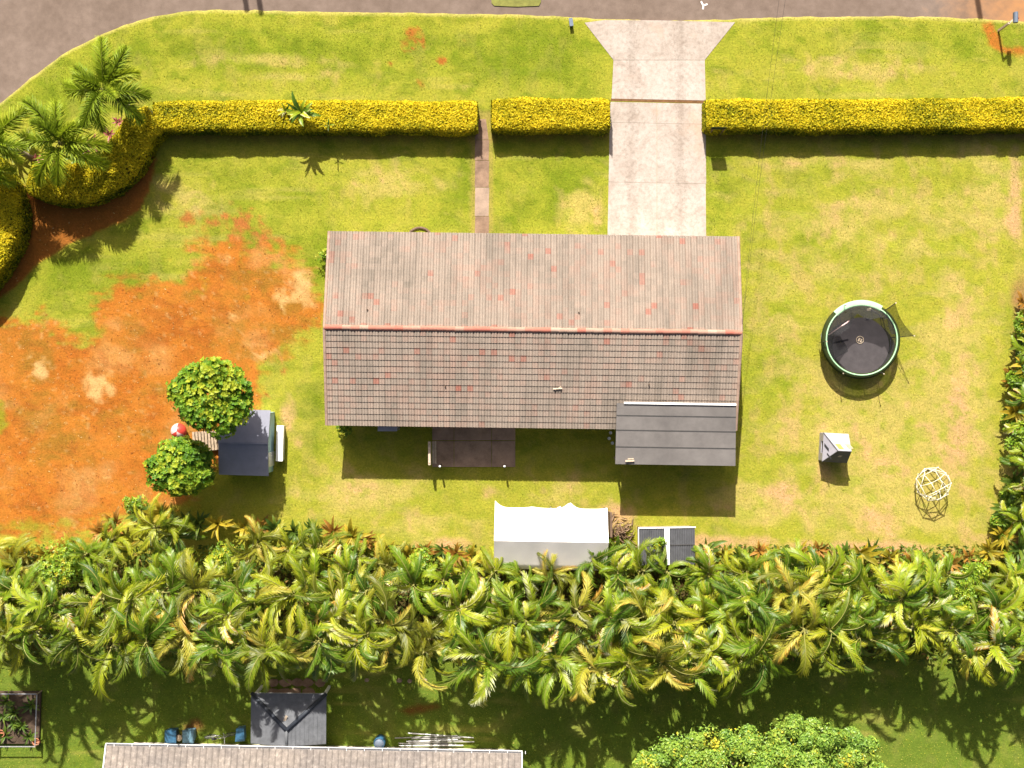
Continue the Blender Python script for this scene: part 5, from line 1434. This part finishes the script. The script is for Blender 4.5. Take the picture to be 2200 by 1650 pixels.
# toy ball
b = P(384, 926, 0.42)
m = MB(); nL, nA = 10, 24; vs = []; 
for i in range(nL+1):
    t = math.pi*i/nL
    for j in range(nA): vs.append((0.42*math.sin(t)*math.cos(2*math.pi*j/nA), 0.42*math.sin(t)*math.sin(2*math.pi*j/nA), 0.42+0.42*math.cos(t)))
ball = thing('toy_ball', 'large pink and red beach ball beside the smaller round tree', 'ball', (b.x, b.y, 0), 0.5)
for g in range(6):
    m = MB(); ids = [[i*nA+(g*4+j) % nA for j in range(5)] for i in range(nL+1)]
    vv = [vs[q] for r_ in ids for q in r_]
    m.mesh(vv, [(i*5+j, (i+1)*5+j, (i+1)*5+j+1, i*5+j+1) for i in range(nL) for j in range(4)])
    obj('gore', m, M['red'] if g in (0, 5, 3) else M['pink'], ball, smooth=True)

# bench on the patio edge and two low posts
b = P(929, 973, 0.8)
bn = thing('high_backed_bench', 'pale wooden high-backed bench at the edge of the shaded patio', 'bench', (b.x, b.y, 0), R(0.5))
for x in (0.02, 0.14):
    m = MB(); m.box(x, 0, 0.46, 0.1, 1.2, 0.04); obj('seat_plank', m, M['wood_pale'], bn)
for z in (0.72, 0.9, 1.08, 1.26):
    m = MB(); m.box(-0.13, 0, z, 0.12, 1.22, 0.13); obj('back_plank', m, M['wood_pale'], bn)
for x, h in ((-0.13, 1.34), (0.16, 0.45)):
    for y in (-0.5, 0.5):
        m = MB(); m.box(x, y, h/2, 0.07, 0.07, h); obj('leg', m, M['wood'], bn)
for (px, lab) in ((946, 'short capped post on the patio corner beside the pale bench'), (1084, 'short capped post on the patio edge away from the bench')):
    b = P(px, 1001, 0.6)
    po = thing('patio_post', lab, 'post', (b.x, b.y, 0))
    m = MB(); m.box(0, 0, 0.5, 0.09, 0.09, 1.0); obj('shaft', m, M['wood_dark'], po)
    m = MB(); m.lathe((0, 0, 1.0), [(0.001, 0.06), (0.05, 0.045), (0.065, 0.0), (0.05, -0.01)], 10); obj('cap', m, M['white_metal'], po, smooth=True)
b = P(832, 917, 2.0)
m = MB(); m.box(0, 0, 0.0, 1.0, 0.3, 0.04); m.box(-0.45, 0, -0.98, 0.05, 0.26, 1.92); m.box(0.45, 0, -0.98, 0.05, 0.26, 1.92); m.box(0, 0, -0.9, 0.85, 0.26, 0.03)
tag(obj('grey_shelf', m, M['toy_grey'], None, (b.x, b.y-0.08, 1.95)), 'narrow grey shelf standing under the south eave of the house', 'shelf')
for i, (px, py) in enumerate(((1312, 930), (1309, 942), (1316, 952))):
    b = P(px, py, 0.3)
    m = MB(); m.lathe((0, 0, 0), [(0.001, 0.0), (0.07, 0.0), (0.085, 0.26), (0.07, 0.26), (0.06, 0.2), (0.001, 0.2)], 12)
    tag(obj('plant_pot', m, M['white_metal'], None, (b.x, b.y, 0.0), None, True), 'small white pot beside the lean-to posts', 'pot', 'white pots beside the lean-to')
# garden edging ring under the north eave
b = P(902, 516, 0)
m = MB(); m.ring((0, 0, 0.05), 0.66, 0.07, 40, 6)
tag(obj('edging_ring', m, M['wood_dark'], None, (b.x, b.y, 0.0), None, True), 'dark round garden edging ring half hidden by the north eave', 'edging')

# mailbox on the verge, second box by the apron, shadow-casting board in the hedge
b = P(2148, 64, 0.2)
mbx = thing('mailbox', 'blue-grey mailbox on a pale post by the eroded red verge', 'mailbox', (b.x, b.y, 0))
m = MB(); m.box(0, 0, 0.72, 0.1, 0.1, 1.44); obj('post', m, M['wood_pale'], mbx)
m = MB(); m.box(0.16, 0.13, 1.4, 0.42, 0.08, 0.08, R(40)); obj('arm', m, M['wood_pale'], mbx)
m = MB(); vs = []; n_ = 9
for y in (-0.27, 0.27):
    vs += [(-0.11, y, 1.44), (0.11, y, 1.44)]+[(0.11*math.cos(math.pi*j/(n_-1)), y, 1.58+0.11*math.sin(math.pi*j/(n_-1))) for j in range(n_)]
k_ = n_+2; order = [0, 1]+list(range(2, k_))
fs = [tuple(order[::-1]), tuple(k_+i for i in order)]+[(order[i], order[(i+1) % k_], k_+order[(i+1) % k_], k_+order[i]) for i in range(k_)]
m.mesh([(v[0]+0.3, v[1]+0.26, v[2]) for v in vs], fs); bx = obj('box', m, M['blue_grey'], mbx)
m = MB(); m.box(0.42, 0.2, 1.62, 0.015, 0.05, 0.16); obj('flag', m, M['red'], bx)
b = P(1227, 47, 0.3)
ub = thing('meter_box', 'small blue-grey meter box in the grass beside the driveway apron', 'box', (b.x, b.y, 0), R(8))
m = MB(); m.box(0, 0, 0.14, 0.17, 0.4, 0.28); obj('body', m, M['blue_grey'], ub)
m = MB(); m.box(0, 0, 0.295, 0.2, 0.43, 0.03); obj('lid', m, M['blue_grey'], ub)
b = P(1543, 277, 1.3)  # board added, hidden in the hedge, to cast a square shadow
gb = thing('shadow_board', 'thin dark green board added in the driveway hedge to cast a square shadow', 'board', (b.x, b.y, 0))
m = MB(); m.box(0, 0, 1.46, 0.78, 0.018, 0.6); obj('panel', m, M['dark_green'], gb)
for x_ in (-0.3, 0.3):
    m = MB(); m.box(x_, -0.04, 0.75, 0.05, 0.04, 1.5); obj('post', m, M['wood_dark'], gb)

# street poles beyond the frame, whose shadows cross the verge, and the service wires to the house
def pole_for_shadow(px, py, h, label, arm=False):
    sx_, sy_ = P(px, py).x, P(px, py).y
    k = h/math.tan(SUN_EL); bx_, by_ = sx_-0.161*k, sy_+0.987*k
    po = thing('utility_pole', label, 'pole', (bx_, by_, 0))
    m = MB(); m.tube([(0, 0, -0.1), (0, 0, h*0.5), (0, 0, h)], [0.19, 0.165, 0.14], 12); obj('shaft', m, M['wood'], po, smooth=True)
    if arm:
        m = MB(); m.box(0, 0, h-0.9, 0.12, 2.0, 0.12); obj('crossarm', m, M['wood_dark'], po)
    return po
pole_for_shadow(530, 22, 9.0, 'thicker street pole of the pair across the road')
pole_for_shadow(561, 30, 8.6, 'thinner street pole of the pair across the road')
pole_for_shadow(2107, 36, 9.0, 'lone street pole across the road opposite the mailbox')
for i, (dx, lab) in enumerate(((0, 'upper service wire from the street to the house gable'), (0.35, 'lower service wire from the street to the house gable'))):
    a = P(1690, -120, 7.2)+Vector((dx, 0, 0)); c_ = P(1592, 700, 4.2)+Vector((0.05+dx*0.15, dx*0.3, -dx*0.4))
    pts = [a.lerp(c_, t)-Vector((0, 0, 0.6*4*t*(1-t))) for t in np.linspace(0, 1, 16)]
    m = MB(); m.tube([p-a for p in pts], 0.006, 5)
    tag(obj('service_wire', m, M['wire'], None, tuple(a)), lab, 'wire')

# ------------------------------------------------------------------ neighbour's house
NB = P(675, 1609, 2.7)
nh = thing('neighbour_house', 'grey-tiled house with white gutters on the far side of the palms', 'house', (NB.x, NB.y, 0), R(-1.05))
nw, nd, ne_, nr_ = 10.68, 10.0, 2.7, 4.3
m = MB()
for y in (-0.7, -nd+0.7): m.box(0, y, 1.3, 2*nw-1.2, 0.15, 2.6)
for s_ in (-1, 1):
    m.box(s_*(nw-0.6), -nd/2, 1.3, 0.15, nd-1.6, 2.6)
    m.tri((s_*(nw-0.6), -0.7, 2.6), (s_*(nw-0.6), -nd+0.7, 2.6), (s_*(nw-0.6), -nd/2, nr_-0.15))
obj('wall', m, M['wall_paint'], nh)
m = MB()
for s_ in (0, 1):
    y0 = 0 if s_ == 0 else -nd
    q = [(-nw, y0, ne_), (nw, y0, ne_), (nw, -nd/2, nr_), (-nw, -nd/2, nr_)]
    if s_ == 0: q = q[::-1]
    m.quad(*q); m.quad(*[(p[0], p[1], p[2]-0.1) for p in q[::-1]])
nroof = obj('roof', m, M['slate'], nh)
npitch = math.atan2(nr_-ne_, nd/2)
ntw = 2*nw/66
tmn = MB(); pr = [(-0.5, 0.0), (-0.3, 0.035), (-0.1, 0.03), (0.1, 0.008), (0.35, 0.012), (0.5, 0.0)]
vs = [(u*ntw*0.97, 0, h+0.05) for u, h in pr]+[(u*ntw*0.97, 0.36, h+0.012) for u, h in pr]+[(u*ntw*0.97, 0, 0.01) for u, h in pr]
tmn.mesh(vs, [(k, k+1, 6+k+1, 6+k) for k in range(5)]+[(12+k, 13+k, k+1, k) for k in range(5)])
M['grey_tile_mats'] = None
def mat_grey_tile():
    m_, nt, out = new_mat('mottled_grey_tile'); p = nt.nodes.new('ShaderNodeBsdfPrincipled')
    tc = nt.nodes.new('ShaderNodeTexCoord'); tc.object = nh
    n1 = noise(nt, 4.5, 4, 0.7, tc.outputs['Object']); n2 = noise(nt, 0.5, 3, 0.6, tc.outputs['Object'])
    c = ramp(nt, [(0.3, (0.15, 0.135, 0.122)), (0.55, (0.225, 0.2, 0.18)), (0.72, (0.34, 0.31, 0.275))], n1.outputs[0]).outputs[0]
    c = mixc(nt, c, ramp(nt, [(0.35, (0.88, 0.86, 0.86)), (0.65, (1.15, 1.1, 1.05))], n2.outputs[0]).outputs[0], 1.0, 'MULTIPLY')
    nt.links.new(c, p.inputs['Base Color']); p.inputs['Roughness'].default_value = 0.85; p.inputs['Specular IOR Level'].default_value = 0.2
    nt.links.new(p.outputs[0], out.inputs[0]); return m_
M['grey_tile2'] = mat_grey_tile()
ntile = tmn.data('roof_tile', M['grey_tile2'])
ntv = np.array(vs); ntf = np.array([(k, k+1, 6+k+1, 6+k) for k in range(5)]+[(12+k, 13+k, k+1, k) for k in range(5)])
fv = []; ff = []
for r_ in range(15):
    for c_ in range(66):
        d = 0.02+r_*0.34; x = -nw+(c_+0.5)*ntw
        loc = (x, -d*math.cos(npitch), ne_+d*math.sin(npitch)+0.005); rt = Euler((npitch, 0, math.pi+random.uniform(-0.01, 0.01)))
        if r_ < 4: link('roof_tile', ntile, nroof, loc, rt)
        else:
            Mx = np.array(Matrix.Translation(loc) @ rt.to_matrix().to_4x4()); ff.append(ntf+len(fv)*len(ntv)); fv.append(ntv @ Mx[:3, :3].T+Mx[:3, 3])
o = link('tile_field', np_mesh('tile_field', np.concatenate(fv), np.concatenate(ff), M['grey_tile2']), nroof); o['kind'] = 'stuff'
m = MB(); m.box(0, 0.1, ne_+0.03, 2*nw+0.1, 0.015, 0.1); m.box(0, 0.03, ne_-0.03, 2*nw+0.1, 0.14, 0.012); m.box(0, -0.03, ne_+0.02, 2*nw+0.1, 0.012, 0.06)
gt = obj('gutter', m, M['white_metal'], nh)
for k in range(24):
    mm = MB(); mm.box(-nw+0.4+k*0.92, 0.035, ne_+0.085, 0.025, 0.15, 0.012); obj('hanger', mm, M['white_metal'], gt)
for s_ in (-1, 1):
    m = MB(); m.mesh([(s_*(nw+0.03)-0.03, 0.06, ne_+0.1), (s_*(nw+0.03)+0.03, 0.06, ne_+0.1), (s_*(nw+0.03)+0.03, -nd/2, nr_+0.1), (s_*(nw+0.03)-0.03, -nd/2, nr_+0.1), (s_*(nw+0.03)-0.03, 0.06, ne_-0.08), (s_*(nw+0.03)+0.03, 0.06, ne_-0.08), (s_*(nw+0.03)+0.03, -nd/2, nr_-0.08), (s_*(nw+0.03)-0.03, -nd/2, nr_-0.08)], [(0, 1, 2, 3), (0, 3, 7, 4), (1, 5, 6, 2), (0, 4, 5, 1)])
    obj('barge_board', m, M['white_metal'], nh)
# hip porch roof in front of it
pc = P(616, 1550, 2.6)
po_ = thing('hip_porch', "dark slate-tiled hip porch joined to the neighbour's house", 'porch', (pc.x, pc.y, 0), R(-0.5))
hw, y0, y1, pz, pa = 1.95, 1.32, -1.3, 2.05, 2.6
ay = -0.45
def slope_tiles(quad, rows_, nm, dirx):
    """stepped courses on a slope given as (low-left, low-right, high-right, high-left)"""
    a, b_, c, d = [Vector(q) for q in quad]
    n_ = (b_-a).cross(d-a).normalized()
    if n_.z < 0: n_ = -n_
    for k in range(rows_):
        t0, t1 = k/rows_, (k+1)/rows_
        p = [a.lerp(d, t0)+n_*0.035, b_.lerp(c, t0)+n_*0.035, b_.lerp(c, t1)+n_*0.01, a.lerp(d, t1)+n_*0.01, a.lerp(d, t0), b_.lerp(c, t0)]
        m = MB(); m.mesh(p, [(0, 1, 2, 3), (4, 5, 1, 0)]); obj(nm, m, M['slate'], po_)
slope_tiles(((hw, y0, pz), (-hw, y0, pz), (-0.02, ay, pa), (0.02, ay, pa)), 9, 'tile_course', 0)
slope_tiles(((-hw, y0, pz), (-hw, y1, pz), (-0.0, y1, pa), (-0.0, ay, pa)), 9, 'tile_course', 1)
slope_tiles(((hw, y1, pz), (hw, y0, pz), (0.0, ay, pa), (0.0, y1, pa)), 9, 'tile_course', 1)
for s_ in (-1, 1):
    m = MB(); m.tube([(s_*hw, y0, pz+0.02), (0, ay, pa+0.03)], 0.11, 8); obj('hip_cap', m, M['hip'], po_, smooth=True)
m = MB(); m.tube([(0, ay, pa+0.03), (0, y1, pa+0.03)], 0.08, 8); obj('ridge_cap', m, M['slate'], po_, smooth=True)
for s_ in (-1, 1):
    m = MB(); m.box(s_*(hw-0.15), y0-0.15, pz/2-0.02, 0.12, 0.12, pz-0.04); obj('post', m, M['trim'], po_)
m = MB(); m.box(0, y0-0.04, pz-0.06, 2*hw-0.1, 0.05, 0.1); obj('beam', m, M['trim'], po_)
m = MB(); m.box(0, 0, 0, 0.12, 0.4, 0.03, R(-25)); 
tag(obj('fallen_leaf', m, M['wood_pale'], None, (pc.x-0.1, pc.y+0.1, 2.5), (R(18), 0, 0)), 'pale dry leaf lying on the dark hip porch roof', 'leaf')
# paved step in front of the porch
st = bpy.data.objects.new('step_paving', None); COL.objects.link(st); st.location = P(640, 1478, 0); tag(st, 'rough stone paving in front of the hip porch', kind='structure')
for k in range(9):
    m = MB(); a = [(0.3*math.cos(6.283*j/7)*random.uniform(0.8, 1.2)*1.2, 0.22*math.sin(6.283*j/7)*random.uniform(0.8, 1.2)) for j in range(7)]
    m.prism(a, -0.02, 0.06+0.02*random.random()); obj('stone', m, M['path'], st, (-1.3+0.62*(k % 5)+random.uniform(-0.08, 0.08), 0.3-0.5*(k//5), 0))
# things along the neighbour's wall
for (px, lab, mt) in ((366, 'plain blue lidded storage bin against the grey-tiled house', 'blue'), (404, 'faded blue lidded storage bin beside the round stool', 'blue_pale')):
    b = P(px, 1583, 0.8); bb = thing('storage_bin', lab, 'bin', (b.x, b.y, 0))
    m = MB(); m.mesh([(x*s, y*s, z) for z, s in ((0, 0.8), (0.75, 1.0)) for x, y in ((-0.28, -0.32), (0.28, -0.32), (0.28, 0.32), (-0.28, 0.32))], [(3, 2, 1, 0), (0, 1, 5, 4), (1, 2, 6, 5), (2, 3, 7, 6), (3, 0, 4, 7)]); obj('body', m, M[mt], bb)
    m = MB(); m.box(0, 0, 0.78, 0.6, 0.68, 0.05); m.box(0, 0, 0.815, 0.5, 0.56, 0.03); obj('lid', m, M[mt], bb)
b = P(384, 1586, 0.6); sl = thing('round_stool', 'round wooden stool between the two blue bins', 'stool', (b.x, b.y, 0))
m = MB(); m.lathe((0, 0, 0.55), [(0.001, 0.04), (0.15, 0.04), (0.17, 0.02), (0.17, -0.02), (0.001, -0.02)], 16); obj('seat', m, M['wood_pale'], sl, smooth=True)
for a in (0.8, 2.4, 3.9, 5.5):
    m = MB(); m.tube([(0.1*math.cos(a), 0.1*math.sin(a), 0.54), (0.15*math.cos(a), 0.15*math.sin(a), 0)], 0.016, 6); obj('leg', m, M['wood'], sl)
b = P(472, 1582, 0.5); bk = thing('bicycle', 'dark bicycle leaning by the grey-tiled house wall', 'bicycle', (b.x, b.y, 0), R(6))
for x in (-0.52, 0.52):
    m = MB(); pts = [(x+0.32*math.cos(t), 0.0, 0.34+0.32*math.sin(t)) for t in np.linspace(0, 6.2832, 25)]; m.tube(pts, 0.02, 6, cap=False); wh = obj('wheel', m, M['black_plastic'], bk, smooth=True)
    m = MB()
    for t in np.linspace(0, 3.14, 7)[:-1]: m.tube([(x-0.3*math.cos(t), 0, 0.34-0.3*math.sin(t)), (x+0.3*math.cos(t), 0, 0.34+0.3*math.sin(t))], 0.004, 4)
    obj('spokes', m, M['steel'], wh)
m = MB(); F0 = dict(bb=(0.0, 0, 0.3), st=(-0.18, 0, 0.85), hd=(0.36, 0, 0.85), fr=(0.52, 0, 0.34), rr=(-0.52, 0, 0.34))
for a, c_ in (('bb', 'st'), ('st', 'hd'), ('bb', 'hd'), ('hd', 'fr'), ('bb', 'rr'), ('st', 'rr')): m.tube([F0[a], F0[c_]], 0.018, 6)
obj('frame', m, M['steel'], bk, smooth=True)
m = MB(); m.box(-0.2, 0, 0.92, 0.26, 0.12, 0.05); obj('saddle', m, M['black_plastic'], bk)
m = MB(); m.tube([(0.34, -0.28, 0.98), (0.36, 0, 0.95), (0.34, 0.28, 0.98)], 0.014, 6); obj('handlebar', m, M['steel'], bk)
b = P(515, 1578, 0.5); m = MB(); m.prism([(-0.2, -0.35), (0.25, -0.3), (0.2, 0.35), (-0.15, 0.3)], 0, 0.5)
m2 = thing('tool_box', 'teal tool chest tucked beside the hip porch', 'chest', (b.x, b.y, 0)); obj('body', m, M['blue_pale'], m2)
m = MB(); m.prism([(-0.24, -0.38), (0.28, -0.33), (0.23, 0.38), (-0.18, 0.33)], 0.5, 0.55); obj('lid', m, M['blue'], m2)
b = P(815, 1596, 0.7); br = thing('water_barrel', 'dark blue water barrel against the grey-tiled house', 'barrel', (b.x, b.y, 0))
m = MB(); m.lathe((0, 0, 0), [(0.001, 0), (0.27, 0), (0.31, 0.3), (0.31, 0.6), (0.28, 0.85), (0.26, 0.85), (0.26, 0.8)], 20); obj('body', m, M['blue'], br, smooth=True)
m = MB(); m.lathe((0, 0, 0.8), [(0.001, 0.03), (0.26, 0.02), (0.26, 0.0)], 20); obj('lid', m, M['blue_grey'], br, smooth=True)
rgn = random.Random(2)
for k in range(9):
    b = P(930+rgn.uniform(-18, 18), 1583+k*2.6, 0.3); L = rgn.uniform(2.2, 3.6); a = rgn.uniform(-0.08, 0.08)
    m = MB(); m.tube([(-L/2*math.cos(a), -L/2*math.sin(a), 0), (L/2*math.cos(a), L/2*math.sin(a), 0)], 0.03, 7)
    tag(obj('pipe', m, M['pipe'] if k % 4 else M['white_metal'], None, (b.x, b.y, 0.035+0.05*(k % 3))), 'long pale pipe in the stack beside the grey-tiled house', 'pipe', 'pipes stacked beside the grey-tiled house')
# raised garden bed with frame
gbc = P(42, 1540, 0)
gd = thing('raised_bed', 'fenced vegetable bed of dark soil with thin rails', 'garden bed', (gbc.x, gbc.y, 0))
m = MB(); m.prism([(-1.15, -1.4), (1.1, -1.4), (1.2, 1.4), (-1.1, 1.4)], -0.02, 0.16); obj('soil', m, M['mulch'], gd)
for (x, y) in ((-1.1, 1.4), (1.2, 1.4), (1.1, -1.4), (-1.15, -1.4)):
    m = MB(); m.tube([(x, y, 0), (x, y, 0.75)], 0.035, 7); obj('post', m, M['wood'], gd)
for p, q in (((1.2, 1.4), (1.1, -1.4)), ((-1.1, 1.4), (1.2, 1.4)), ((-1.15, -1.4), (1.1, -1.4)), ((-1.1, 1.4), (-1.15, -1.4))):
    m = MB(); m.tube([(p[0], p[1], 0.7), (q[0], q[1], 0.7)], 0.03, 6); obj('rail', m, M['steel'], gd)
rgn = random.Random(4)
for k, (x, y, lab) in enumerate(((-0.2, 0.3, 'bluish-green leafy vegetable in the middle of the fenced bed'), (-0.7, -0.9, 'lime leafy vegetable in the near corner of the fenced bed'), (0.2, -0.4, 'small leafy vegetable beside the long rail of the fenced bed'), (-0.6, 0.9, 'leafy vegetable by the palm-side rail of the fenced bed'), (0.7, 0.7, 'leafy vegetable near the ringed corner post of the fenced bed'), (0.6, -1.0, 'leafy vegetable beside the terracotta pot in the fenced bed'), (-0.2, -0.3, 'low leafy vegetable at the centre of the fenced bed'), (-0.8, 0.1, 'leafy vegetable along the outer rail of the fenced bed'))):
    leafy_plant('vegetable_plant', lab, 'plant', (gbc.x+x, gbc.y+y, 0.2), BLC['green'], 14, 0.62, rgn, 'vegetables in the fenced bed')
for (px, py, lab) in ((78, 1594, 'terracotta pot at the corner of the fenced vegetable bed'), (2, 1576, 'terracotta pot at the outer rail of the fenced vegetable bed')):
    b = P(px, py, 0.3); m = MB(); m.lathe((0, 0, 0), [(0.001, 0.0), (0.13, 0.0), (0.19, 0.3), (0.21, 0.3), (0.21, 0.35), (0.17, 0.35), (0.16, 0.26), (0.001, 0.26)], 16)
    tag(obj('clay_pot', m, M['terracotta'], None, (b.x, b.y, 0), None, True), lab, 'pot')
for (px, py) in ((788, 1461), (858, 1462), (880, 1463), (912, 1463)):
    b = P(px, py); m = MB(); m.lathe((0, 0, 0), [(0.001, 0.12), (0.08, 0.1), (0.13, 0.04), (0.14, -0.02)], 8)
    o = tag(obj('stone', m, M['path_pale'], None, (b.x, b.y, 0), None, True), 'small pale stone on the shaded neighbouring lawn', 'stone', 'stones on the shaded lawn'); o.scale = (random.uniform(0.8, 1.3), random.uniform(0.7, 1.1), 1)

# ------------------------------------------------------------------ grass tufts, clods and straw
def ground_mask(px, py):
    X, Y, dmk, nm_, g_ = LAWN_FIELD
    nx_, ny_ = X.shape
    i = np.clip(((px-X[0, 0])/(X[-1, 0]-X[0, 0])*(nx_-1)).astype(int), 0, nx_-1)
    t0 = Y[i, 0]; j = np.clip(((py-t0)/(Y[i, -1]-t0)*(ny_-1)).astype(int), 0, ny_-1)
    return dmk[i, j], nm_[i, j], g_[i, j], py-t0
n = 150000
px = RNG.uniform(-40, 2240, n); py = RNG.uniform(20, 1700, n)
dk, nmed, gg, dist = ground_mask(px, py)
keep = (dist > 4) & (dk < 0.35+0.25*RNG.random(n)) & (RNG.random(n) < 0.25+1.1*nmed+0.3*gg)
for (x0, y0, x1, y1) in ((1250, 0, 1580, 130), (1300, 130, 1520, 520), (1018, 240, 1054, 520), (720, 500, 1575, 905), (926, 900, 1110, 1005), (1060, 1110, 1300, 1200), (340, 225, 1024, 290), (1056, 225, 1310, 290), (1516, 225, 2240, 290), (-40, 1190, 2240, 1400)):
    keep &= ~((px > x0) & (px < x1) & (py > y0) & (py < y1))
px, py, gg, nmed = px[keep], py[keep], gg[keep], nmed[keep]; n = len(px)
base = np.stack([(px-1100)/PPM, (825-py)/PPM, np.full(n, 0.0)], -1)
a = RNG.uniform(0, 6.283, n); L = RNG.uniform(0.035, 0.085, n); w = RNG.uniform(0.012, 0.026, n)
d = np.stack([np.cos(a), np.sin(a), np.zeros(n)], -1); q = np.stack([-np.sin(a), np.cos(a), np.zeros(n)], -1); up = np.array([0, 0, 1.0])
v = np.stack([base-q*w[:, None], base+q*w[:, None], base+d*(L*0.6)[:, None]+up*(L*0.7)[:, None]], 1).reshape(-1, 3)
t = np.repeat(np.clip(0.72-0.35*gg+RNG.normal(0, 0.16, n), 0, 1), 3)
M['grass_blade'] = mat_leaf('grass_blade', [(0.0, (0.08, 0.13, 0.008)), (0.45, (0.21, 0.26, 0.016)), (0.75, (0.34, 0.34, 0.04)), (1.0, (0.46, 0.4, 0.1))], 1.0, 0.25, 0.7, 0.15)
tag(link('grass_tufts', np_mesh('grass_tufts', v, np.arange(n*3).reshape(n, 3), M['grass_blade'], t)), 'short uneven grass blades over the lawn', 'grass', kind='stuff')
n = 4500
px = RNG.uniform(-20, 700, n); py = RNG.uniform(430, 1170, n); dk, _, _, _ = ground_mask(px, py)
keep = (dk > 0.5); px, py = px[keep], py[keep]; n = len(px)
base = np.stack([(px-1100)/PPM, (825-py)/PPM, np.full(n, 0.012)], -1)
v, f, t = leaf_quads(base, np.tile([0, 0, 1.0], (n, 1)), RNG.uniform(0.03, 0.13, n), np.clip(RNG.beta(1.2, 1.6, n), 0, 1), 0.4, 0.45)
v[:, 2] = np.maximum(v[:, 2], 0.004)
M['clod'] = mat_leaf('earth_clods_and_straw', [(0.0, (0.16, 0.05, 0.012)), (0.5, (0.34, 0.14, 0.03)), (0.8, (0.46, 0.28, 0.1)), (1.0, (0.55, 0.42, 0.22))], 1.0, 0.05, 0.9, 0.1)
tag(link('earth_clods', np_mesh('earth_clods', v, f, M['clod'], t)), 'clods and dry straw scattered over the bare red earth', 'soil', kind='stuff')
